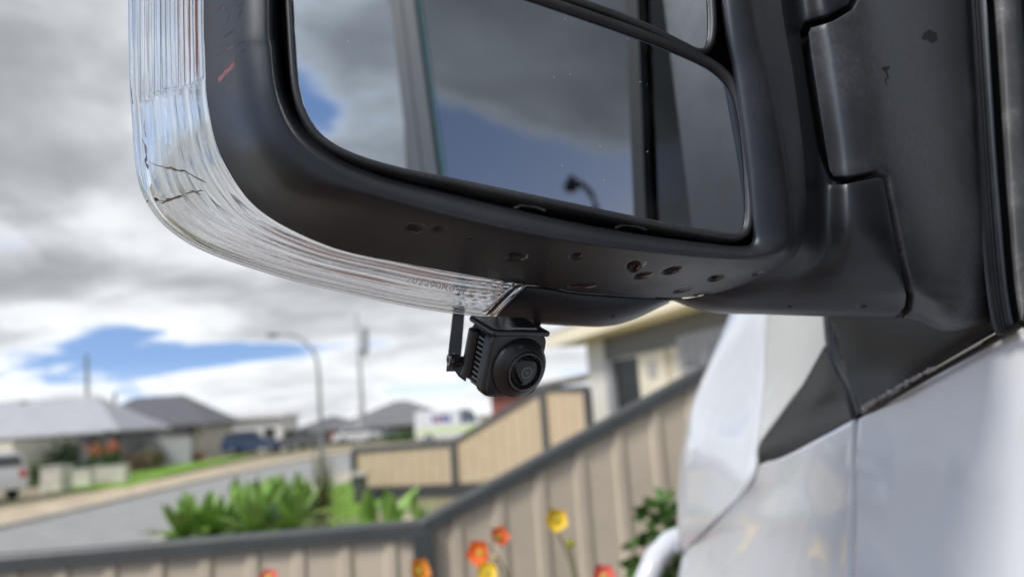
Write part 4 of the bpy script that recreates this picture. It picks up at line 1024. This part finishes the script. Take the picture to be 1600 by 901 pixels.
def far_pole(name, label, cat, px, y0, y1, d, r0, r1, m, extras=()):
    b = at(px, y1, d); b.z = float(terrain_z(b.x, b.y)); t = at(px, y0, d); t.x = b.x
    T = thing(name, b, label, cat); MB().tube([b, b.lerp(t, .5), t], [r0, (r0 + r1) / 2, r1], 8).build('shaft', m, T, True)
    for py, w, h, nm in extras:
        MB().lathe(at(px, py, d), (0, 0, 1), [(-h / 2, w * .6), (-h / 2, w), (h / 2, w), (h / 2, w * .6)], 10).build(nm, m, T)
M_HAZY = mat('hazy_steel', (.42, .46, .49), .6)
far_pole('mast', 'plain greenish mast rising behind the dark grey roof', 'mast', 141, 553, 640, 120, .35, .28, mat('mast_green', (.25, .30, .29), .6))
far_pole('radio_tower', 'slender pale tower standing above the long grey roof', 'tower', 567, 488, 640, 190, .8, .25, M_HAZY, ((530, 1.5, 5.5, 'antenna_ring'), (548, 1.1, 3, 'antenna_ring')))
far_pole('flagpole', 'thin white pole in front of the long grey roof', 'pole', 562, 632, 672, 78, .10, .08, mat('pole_white', (.7, .7, .7), .5))

# ================================================================== vehicles
M_TYRE = mat('tyre', (.02, .02, .02), .8); M_RIM = mat('rim', (.45, .46, .47), .3, metal=.8)
M_CARGLASS = mat('car_glass', (.015, .018, .02), .03, ior=1.8)
M_RED = mat('tail_red', (.55, .03, .02), .3); M_HEAD = mat('head_clear', (.75, .77, .8), .15)
def car(label, loc, rot, paint, kind='sedan', name='parked_car', cat='car', extras=None):
    T = thing(name, loc, label, cat); T.rotation_euler = (0, 0, rot); ORG[T.name] = Vector((0, 0, 0))
    prof = {'sedan': [(-2.2, .35), (-2.25, .75), (-2.1, .95), (-1.6, 1.0), (-1.0, 1.42), (.3, 1.44), (1.05, 1.0), (2.0, .85), (2.25, .65), (2.2, .32)],
            'suv': [(-2.2, .40), (-2.25, .85), (-2.15, 1.15), (-1.95, 1.66), (-1.5, 1.74), (.3, 1.72), (1.05, 1.15), (2.05, 1.0), (2.3, .75), (2.25, .38)],
            'van': [(-2.7, .40), (-2.72, 1.2), (-2.65, 2.35), (-2.4, 2.45), (1.3, 2.45), (1.7, 2.2), (2.25, 1.35), (2.75, 1.15), (2.85, .7), (2.8, .38)],
            'ute': [(-2.5, .45), (-2.5, 1.05), (-.7, 1.08), (-.6, 1.70), (.5, 1.72), (1.1, 1.15), (2.2, 1.0), (2.4, .75), (2.35, .42)]}[kind]
    hw = .98 if kind == 'van' else .88
    zs = max(p[1] for p in prof); n = len(prof); v = []
    for s in (-1, -.96, .96, 1):
        for x, z in prof:
            w = hw * (1 - .16 * max(0, (z - 1.0) / (zs - 1.0 + 1e-6)) ** 1.2 * (.35 if kind == 'van' else 1))
            k = .985 if abs(s) == 1 else 1.0
            v.append((x * k, s * w, .9 + (z - .9) * k))
    f = quads(4, n); f += [(i, i + n, i + n + 0, i) for i in range(0)]; f.append(tuple(range(n))); f.append(tuple(3 * n + n - 1 - i for i in range(n)))
    for a in range(3): f.append((a * n, (a + 1) * n, (a + 1) * n + n - 1, a * n + n - 1))
    o = obj('body', v, f, paint, T, True); shade_auto(o, 32)
    zb = {'sedan': 1.0, 'suv': 1.15, 'van': 1.35, 'ute': 1.12}[kind]; zt = zs - .09
    gx = {'sedan': [(-1.5, -.95, .95, .28)], 'suv': [(-1.95, -1.75, .9, .3)], 'van': [(.75, .75, 2.05, 1.62)], 'ute': [(-.5, -.45, 1.0, .45)]}[kind]
    for xa, xb, xc, xd in gx:
        for s in (-1, 1):
            wl_ = lambda z: s * (hw * (1 - .16 * max(0, (z - 1.0) / (zs - 1.0)) ** 1.2 * (.35 if kind == 'van' else 1)) + .004)
            xm = (xb + xd) / 2
            for p in ([(xa, zb), (xm - .04, zb), (xm - .04, zt), (xb, zt)], [(xm + .04, zb), (xc - .08, zb), (xd, zt), (xm + .04, zt)]):
                obj('side_window', [(x, wl_(z), z) for x, z in p], [(0, 1, 2, 3)], M_CARGLASS, T, solid=.006, off=0)
    ws = {'sedan': ((.36, 1.41), (1.0, 1.03)), 'suv': ((.36, 1.68), (1.0, 1.18)), 'van': ((1.74, 2.15), (2.22, 1.4)), 'ute': ((.55, 1.68), (1.05, 1.2))}[kind]
    rw = {'sedan': ((-1.05, 1.39), (-1.55, 1.04)), 'suv': ((-1.97, 1.6), (-2.13, 1.2)), 'van': ((-2.67, 2.2), (-2.70, 1.4)), 'ute': ((-.62, 1.62), (-.69, 1.15))}[kind]
    for nm, ((xa, za), (xb, zb_)), sg in (('windscreen', ws, 1), ('rear_window', rw, -1)):
        e = Vector((za - zb_, 0, xb - xa)).normalized() * .012 * (1 if sg > 0 else -1)
        if e.x * sg < 0: e = -e
        wa, wb = hw * .76, hw * .88
        obj(nm, [Vector((xa, -wa, za)) + e, Vector((xa, wa, za)) + e, Vector((xb, wb, zb_)) + e, Vector((xb, -wb, zb_)) + e], [(0, 1, 2, 3)], M_CARGLASS, T, solid=.006, off=0)
    fx, bx = prof[-2][0], prof[1][0]
    for s in (-1, 1):
        MB().box((fx - .22, s * hw * .62 - .16, .62), (fx - .02, s * hw * .62 + .16, .80)).build('headlight', M_HEAD, T, bev=.03)
        MB().box((bx - .02, s * hw * .78 - .11, .80), (bx + .2, s * hw * .78 + .11, 1.08)).build('tail_light', M_RED, T, bev=.02)
        for x in ((-1.35, 1.4) if kind != 'van' else (-1.7, 1.75)):
            w = MB().lathe((x, s * (hw - .17), .34), (0, s, 0), [(0, .2), (0, .31), (.03, .34), (.17, .34), (.2, .30), (.2, .2)], 20).build('wheel', M_TYRE, T, True)
            MB().lathe((x, s * (hw + .005), .34), (0, s, 0), [(0, .22), (.03, .21), (.035, .06), (.02, .05)], 16).build('rim', M_RIM, w, True)
    if extras: extras(T, hw)
    return T
M_BLUE = mat('blue_paint', (.012, .03, .085), .25, coat=1); M_WHITEP = mat('white_car', (.7, .71, .72), .3, coat=1); M_GREYP = mat('grey_car', (.10, .105, .11), .3, coat=1)
p = ground(395, 710); car('dark blue car parked before the white house', (p.x, p.y, 0.05), R(8), M_BLUE, 'suv')
p = pos(-8, 27.5); car('white car at the far left edge, red tail light showing', (p.x - .9, p.y, 0.05), R(180 - 28), M_WHITEP, 'suv')
p = pos(556, 70); car('white car parked in front of the long grey roof', (p.x, p.y, 0.0), R(20), M_WHITEP, 'sedan')
p = pos(463, 62); car('dark grey pickup between the blue car and the lamp post', (p.x, p.y, 0.0), R(60), M_GREYP, 'ute', cat='pickup')
p = pos(590, 71.5); car('small dark car beside the white car at the street end', (p.x, p.y, 0.0), R(10), M_GREYP, 'sedan')
def marks(T, hw):
    for i, (x0, x1, z0, z1) in enumerate(((-1.4, -1.15, 1.55, 2.0), (-1.05, -.8, 1.5, 2.0), (-.7, -.4, 1.55, 2.05), (-.3, -.02, 1.5, 2.0))):
        MB().box((x0, -hw - .012, z0), (x1, -hw + .03, z1)).build('lettering', mat('mark_blue', (.04, .08, .32), .5) if i != 1 else mat('mark_red', (.4, .08, .1), .5), T)
    for i in range(12):
        for j in range(2):
            if (i + j) % 2: continue
            MB().box((-2.6 + i * .44, -hw - .010, .70 + j * .22), (-2.6 + (i + 1) * .44 - .004, -hw + .03, .92 + j * .22)).build('check_square', mat('check_yellow', (.55, .70, .08), .5), T)
p = pos(704, 57); car('white emergency van with blue lettering and yellow-green checks beyond the tan fence', (p.x, p.y, 0.0), R(4), M_WHITEP, 'van', 'parked_van', 'van', marks)

# ================================================================== garden walls, bins, letterbox
def block(name, label, cat, a, b, m, cap=True, group=None):
    c = ((a[0] + b[0]) / 2, (a[1] + b[1]) / 2, a[2]); T = thing(name, c, label, cat, group)
    MB().box(a, b).build('body', m, T, bev=.02)
    if cap: MB().box((a[0] - .04, a[1] - .04, b[2]), (b[0] + .04, b[1] + .04, b[2] + .07)).build('cap', M_KERB, T, bev=.01)
    return T
M_LIME = mat('limestone', (.56, .53, .47), .9, var=.15, vscale=3)
y = 30.5; block('letterbox_pillar', 'squat pale stone pillar standing by the bright green lawn', 'pillar', (xat(64, y), y, 0), (xat(97, y), y + .8, 1.0), M_LIME)
y = 33; block('garden_wall', 'low pale stone wall running from the stone pillar', 'wall', (xat(97, y), y, 0), (xat(142, y), y + .4, .72), M_LIME)
y = 34; block('garden_wall', 'low pale wall in front of the orange-tipped shrub', 'wall', (xat(146, y), y, 0), (xat(196, y), y + .4, .75), M_LIME)
y = 50; block('garden_wall', 'smooth grey wall in front of the dark-roofed cream house', 'wall', (xat(222, y), y, 0), (xat(298, y), y + .3, 1.75), mat('grey_panel', (.33, .345, .36), .8))
g = ground(562, 786, .48); block('letterbox_pillar', 'dark square pillar at the end of the low far fence', 'pillar', (g.x - .11, g.y, .44), (g.x + .12, g.y + .2, .98), mat('pillar_dark', (.045, .048, .052), .7))
g = pos(541, 5.4)
MB_ = block('garden_stone', 'small pale block beside the broad-leaved plants', 'stone', (g.x - .09, g.y, .45), (g.x + .09, g.y + .16, 1.18), M_LIME, False)

# ================================================================== plants
M_AGAVE = mat('agave_leaf', (.20, .35, .07), .4, rand=.3, var=.2, vscale=9)
def leaf_mesh(name, L, W, bend, m, rows=7, fold=.18):
    v, f = [], []
    for i in range(rows):
        t = i / (rows - 1); w = W * (math.sin(math.pi * min(1, .18 + .82 * t)) ** .8) * (1 if t < .98 else .05)
        a = bend * t * t; x = L * t * math.cos(a); z = L * t * math.sin(a)
        v += [(x, -w / 2, z + fold * w), (x, 0, z), (x, w / 2, z + fold * w)]
    f = quads(rows, 3)
    me = bpy.data.meshes.new(name); me.from_pydata(v, [], f); me.materials.append(m); me.polygons.foreach_set('use_smooth', [True] * len(f)); me.update(); return me
AG = [leaf_mesh('agave_leaf', .38, .12, b, M_AGAVE, 8, .22) for b in (.25, .1, -.15, -.4)]
ra = random.Random(11)
def rosette(name, label, cat, loc, size, n, meshes, group, el0=78, el1=8, part='leaf', stem=None):
    T = thing(name, loc, label, cat, group)
    for i in range(n):
        t = i / (n - 1); o = bpy.data.objects.new(part, meshes[min(len(meshes) - 1, int(t * len(meshes)))]); COL.objects.link(o); o.parent = T
        el = R(el0 + (el1 - el0) * t + ra.uniform(-8, 8)); az = i * 2.39996 + ra.uniform(-.2, .2); s = size * (.72 + .35 * math.sin(math.pi * (.25 + .6 * t))) * ra.uniform(.9, 1.1)
        o.rotation_euler = (ra.uniform(-.2, .2), -el, az); o.scale = (s, s, s); o.location = (0, 0, ra.uniform(-.02, .02))
    if stem: MB().tube([Vector(loc) - Vector((0, 0, stem)), Vector(loc)], [.05, .035], 8).build('stem', mat('stem_brown', (.16, .14, .09), .9), T, True)
    return T
for px, py, d, s, lab in ((286,842,4.4,.62,'lowest, outermost broad-leaved green plant, standing nearest the road'),(325,840,4.6,.80,'broad-leaved green plant in the front of the clump above the low fence'),(372,836,4.9,.95,'wide broad-leaved plant in the middle of the clump'),
                          (425,828,5.2,1.0,'broad-leaved green plant at the crest of the clump'),(470,822,5.4,1.0,'broad-leaved plant on the side of the clump next to the brownish tuft'),(400,838,4.5,.8,'low broad-leaved plant right against the fence rail'),(455,832,4.6,.75,'low broad-leaved plant by the rail under the brownish tuft')):
    l = at(px, py, d); rosette('agave_plant', lab, 'plant', l, s, 22, AG, 'broad-leaved plants behind the low fence', 76, 2, stem=max(.1, l.z - .45))
for px, py, d, s, lab in ((575,846,4.3,.80,'lone broad-leaved plant just in front of the dark pillar'),(612,843,4.2,.80,'tallest of the few leaves rising over the rail near the fence corner'),(655,828,4.1,.50,'last small broad-leaved plant beside the fence corner post')):
    l = at(px, py, d); rosette('agave_plant', lab, 'plant', l, s, 6, AG, 'broad-leaved plants near the fence corner', 78, 40, stem=max(.1, l.z - .45))
GRS = [leaf_mesh('grass_blade', .42, .012, b, mat('grass_tuft', (.13, .15, .05), .7, rand=.35), 5) for b in (.2, -.5, -1.0)]
l = at(505, 800, 5.4); rosette('grass_tuft', 'brownish-green spiky tuft beside the broad-leaved clump', 'plant', l, 1.0, 90, GRS, None, 85, 15, 'blade', stem=.2)
# leafy shrubs
def shrub(name, label, c, rx, ry, rz, n, ls, m, m2=None, group=None, seed=1, stem=True):
    T = thing(name, Vector(c) - Vector((0, 0, rz)), label, 'shrub', group); r_ = random.Random(seed); mb, mb2 = MB(), MB()
    for i in range(n):
        u = Vector((r_.gauss(0, 1), r_.gauss(0, 1), r_.gauss(0, 1))).normalized() * (r_.random() ** .4) * (1 + .25 * math.sin(i * .9))
        p = Vector(c) + Vector((u.x * rx, u.y * ry, u.z * rz)); a = Vector((r_.gauss(0, 1), r_.gauss(0, 1), r_.gauss(0, 1) * .6)).normalized(); b = a.cross(Vector((r_.gauss(0, 1), r_.gauss(0, 1), r_.gauss(0, 1)))).normalized()
        L_ = ls * r_.uniform(.6, 1.3); w = L_ * .3; q = mb2 if (m2 and u.z > .35 and r_.random() < .6) else mb
        q.add([p, p + a * L_ * .5 + b * w, p + a * L_, p + a * L_ * .5 - b * w], [(0, 1, 2, 3)])
    mb.build('foliage', m, T)
    if mb2.v: mb2.build('blossom', m2, T)
    if stem: MB().tube([Vector(c) - Vector((0, 0, rz)), Vector(c)], [.04, .015], 6).build('stem', MATS['stem_brown'], T)
M_LF1 = mat('leaf_mid', (.06, .12, .03), .6, var=.4, vscale=4); M_LF2 = mat('leaf_dark', (.03, .065, .025), .6, var=.4, vscale=4); M_OR = mat('blossom_orange', (.55, .14, .05), .6); M_OL = mat('leaf_olive', (.14, .13, .05), .7, var=.3, vscale=4)
c = pos(102, 38); shrub('bush', 'dark rounded bush in front of the pale-roofed house', (c.x, c.y, 1.15), .75, .7, 1.15, 900, .22, M_LF2, seed=2)
c = pos(66, 36); shrub('bush', 'small green bush behind the squat stone pillar', (c.x, c.y, .6), .7, .6, .6, 500, .2, M_LF1, seed=3)
c = pos(126, 36); shrub('bush', 'low dark bush behind the stone wall', (c.x, c.y, .55), .9, .6, .55, 500, .2, M_LF2, seed=4)
c = pos(163, 37); shrub('bush', 'green shrub with orange tips by the dark porch pillar', (c.x, c.y, .95), .9, .7, .95, 900, .2, M_LF1, M_OR, seed=5)
c = pos(212, 42); shrub('bush', 'brownish rounded bush at the end of the lawn', (c.x, c.y, .6), .75, .7, .6, 600, .2, mat('leaf_brown', (.17, .12, .08), .7, var=.3, vscale=4), seed=6)
c = pos(240, 44); shrub('bush', 'olive-green bush in front of the smooth grey wall', (c.x, c.y, .65), .7, .7, .65, 600, .2, M_OL, seed=7)
c = pos(308, 50); shrub('bush', 'small reddish bush under the dark porch pillar', (c.x, c.y, .4), .5, .5, .4, 300, .16, mat('leaf_red', (.25, .10, .06), .7), seed=8)
c = pos(640, 62); shrub('bush', 'flat green hedge beside the emergency van', (c.x, c.y, .5), 2.6, .8, .5, 700, .3, M_LF1, seed=9)
c = at(1052, 880, 2.55); shrub('bush', 'leafy green shrub between the tan fence and the van nose', (c.x, c.y, c.z), .14, .15, .18, 260, .07, mat('leaf_fresh', (.07, .15, .03), .55, var=.3, vscale=9), seed=12)
# two loose sprays of the shrub reach up to the fence
def spray(pts_, T, n, ls, m, seed):
    r_ = random.Random(seed); P = [at(*q) for q in pts_]; MB().tube(P, .003, 6).build('stem', MATS['stem_brown'], T); mb = MB()
    for i in range(n):
        t = r_.random() * (len(P) - 1); k = min(int(t), len(P) - 2); p = P[k].lerp(P[k + 1], t - k); a = Vector((r_.gauss(0, 1), r_.gauss(0, .6), r_.gauss(0, .5))).normalized(); b = a.cross(Vector((.2, 1, .3))).normalized()
        L_ = ls * r_.uniform(.7, 1.2); mb.add([p, p + a * L_ * .5 + b * L_ * .28, p + a * L_, p + a * L_ * .5 - b * L_ * .28], [(0, 1, 2, 3)])
    mb.build('foliage', m, T)
SH = bpy.data.objects.get('bush.008') or [o for o in bpy.data.objects if o.name.startswith('bush')][-1]
spray([(1050, 860, 2.5), (1035, 820, 2.55), (1010, 795, 2.6), (1000, 790, 2.6)], SH, 16, .075, MATS['leaf_fresh'], 21)
spray([(1065, 850, 2.5), (1055, 810, 2.5), (1045, 782, 2.5)], SH, 12, .07, MATS['leaf_fresh'], 22)
spray([(1060, 900, 2.4), (1030, 870, 2.4), (1000, 880, 2.4), (985, 890, 2.45)], SH, 16, .07, MATS['leaf_fresh'], 23)

# ---- poppies
def petal_mesh(name, m, r=.034):
    v, f = [], []
    for i in range(6):
        t = i / 5
        for j in range(7):
            s = j / 6 * 2 - 1; w = .95 * math.sin(math.pi * (.12 + .58 * t)); x = r * t * (1.0 - .12 * s * s); yy = r * w * s * (.35 + .65 * t)
            z = r * (.12 + .50 * t * t) + r * .06 * math.sin(6 * s + 3 * t) * t + r * .12 * s * s * t
            v.append((x, yy, z))
    f = quads(6, 7); me = bpy.data.meshes.new(name); me.from_pydata(v, [], f); me.materials.append(m); me.polygons.foreach_set('use_smooth', [True] * len(f)); me.update(); return me
def petal_mat(name, c):
    m = mat(name, c, .5); b = m.node_tree.nodes['Principled BSDF']; b.inputs['Subsurface Weight'].default_value = .0; return m
PET = {k: petal_mesh('petal', petal_mat('petal_' + k, c)) for k, c in {'orange': (.66, .12, .012), 'red': (.66, .10, .012), 'yellow': (.75, .50, .02), 'amber': (.70, .24, .012), 'rose': (.60, .09, .07)}.items()}
M_STEM = mat('stem_green', (.16, .20, .06), .6); M_EYE = mat('poppy_eye', (.45, .42, .06), .6)
rp = random.Random(4)
def poppy(label, px, py, d, colr, size, tilt, foot, group='poppies in front of the sloping fence', bud=None):
    h = at(px, py, d); T = thing('poppy', h, label, 'flower', group)
    ax = (tilt[0] * _r + tilt[1] * _u - tilt[2] * _f).normalized(); q = ax.to_track_quat('Z', 'Y')
    for k in range(5):
        o = bpy.data.objects.new('petal', PET[colr]); COL.objects.link(o); o.parent = T
        o.rotation_euler = (q @ Matrix.Rotation(k * 2 * math.pi / 5 + rp.random() * .3, 3, 'Z').to_quaternion()).to_euler(); s = size * .9 * rp.uniform(.88, 1.1); o.scale = (s, s, s * rp.uniform(.8, 1.2))
    MB().lathe(h, ax, [(.002, .001), (.004, .006), (.010, .008), (.013, .004)], 12).build('centre', M_EYE, T, True)
    f = at(foot[0], foot[1], d + .1); mid = h.lerp(f, .4) + _r * .008
    MB().tube([h - ax * .002, h - ax * .03 - Vector((0, 0, .01)), mid, f], .0028, 8).build('stem', M_STEM, T, True)
poppy('yellow poppy held highest against the sloping fence', 869, 812, 1.95, 'yellow', .95, (.15, .35, .9), (910, 960))
poppy('orange-red poppy, upper of the touching pair', 776, 840, 1.95, 'red', .80, (.45, .55, .5), (806, 980))
poppy('orange poppy, lower of the touching pair', 752, 863, 1.90, 'orange', .95, (-.35, .3, .8), (770, 990))
poppy('golden poppy below the orange pair at the bottom edge', 760, 895, 1.85, 'yellow', .75, (.1, .5, .8), (775, 1000))
poppy('amber poppy at the bottom edge before the fence corner post', 652, 893, 1.75, 'amber', .80, (.5, .5, .6), (640, 1000))
poppy('rose-red poppy just showing at the bottom edge, nearest the van', 943, 902, 1.75, 'rose', .75, (.0, .6, .7), (950, 1000))
poppy('pink-red poppy tip at the bottom edge before the low fence', 421, 905, 1.75, 'rose', .70, (.0, .8, .5), (425, 1000))
b_ = at(891, 848, 1.95); T = thing('poppy_bud', b_, 'round green-yellow bud beneath the yellow poppy', 'flower')
MB().lathe(b_, _u, [(-.013, .002), (-.010, .008), (0, .0125), (.008, .010), (.013, .003)], 14).build('bud', mat('bud', (.34, .34, .02), .6), T, True)
MB().tube([b_ - _u * .012, at(897, 880, 1.98), at(912, 960, 2.0)], .0028, 8).build('stem', M_STEM, T, True)
b_ = at(773, 871, 1.95); T = thing('poppy_bud', b_, 'small pale bud under the orange pair', 'flower')
MB().lathe(b_, _u, [(-.010, .002), (-.007, .006), (0, .0085), (.006, .007), (.010, .002)], 12).build('bud', mat('bud_pale', (.55, .45, .2), .6), T, True)
MB().tube([b_ - _u * .01, at(785, 905, 1.98), at(800, 970, 2.0)], .0024, 8).build('stem', M_STEM, T, True)
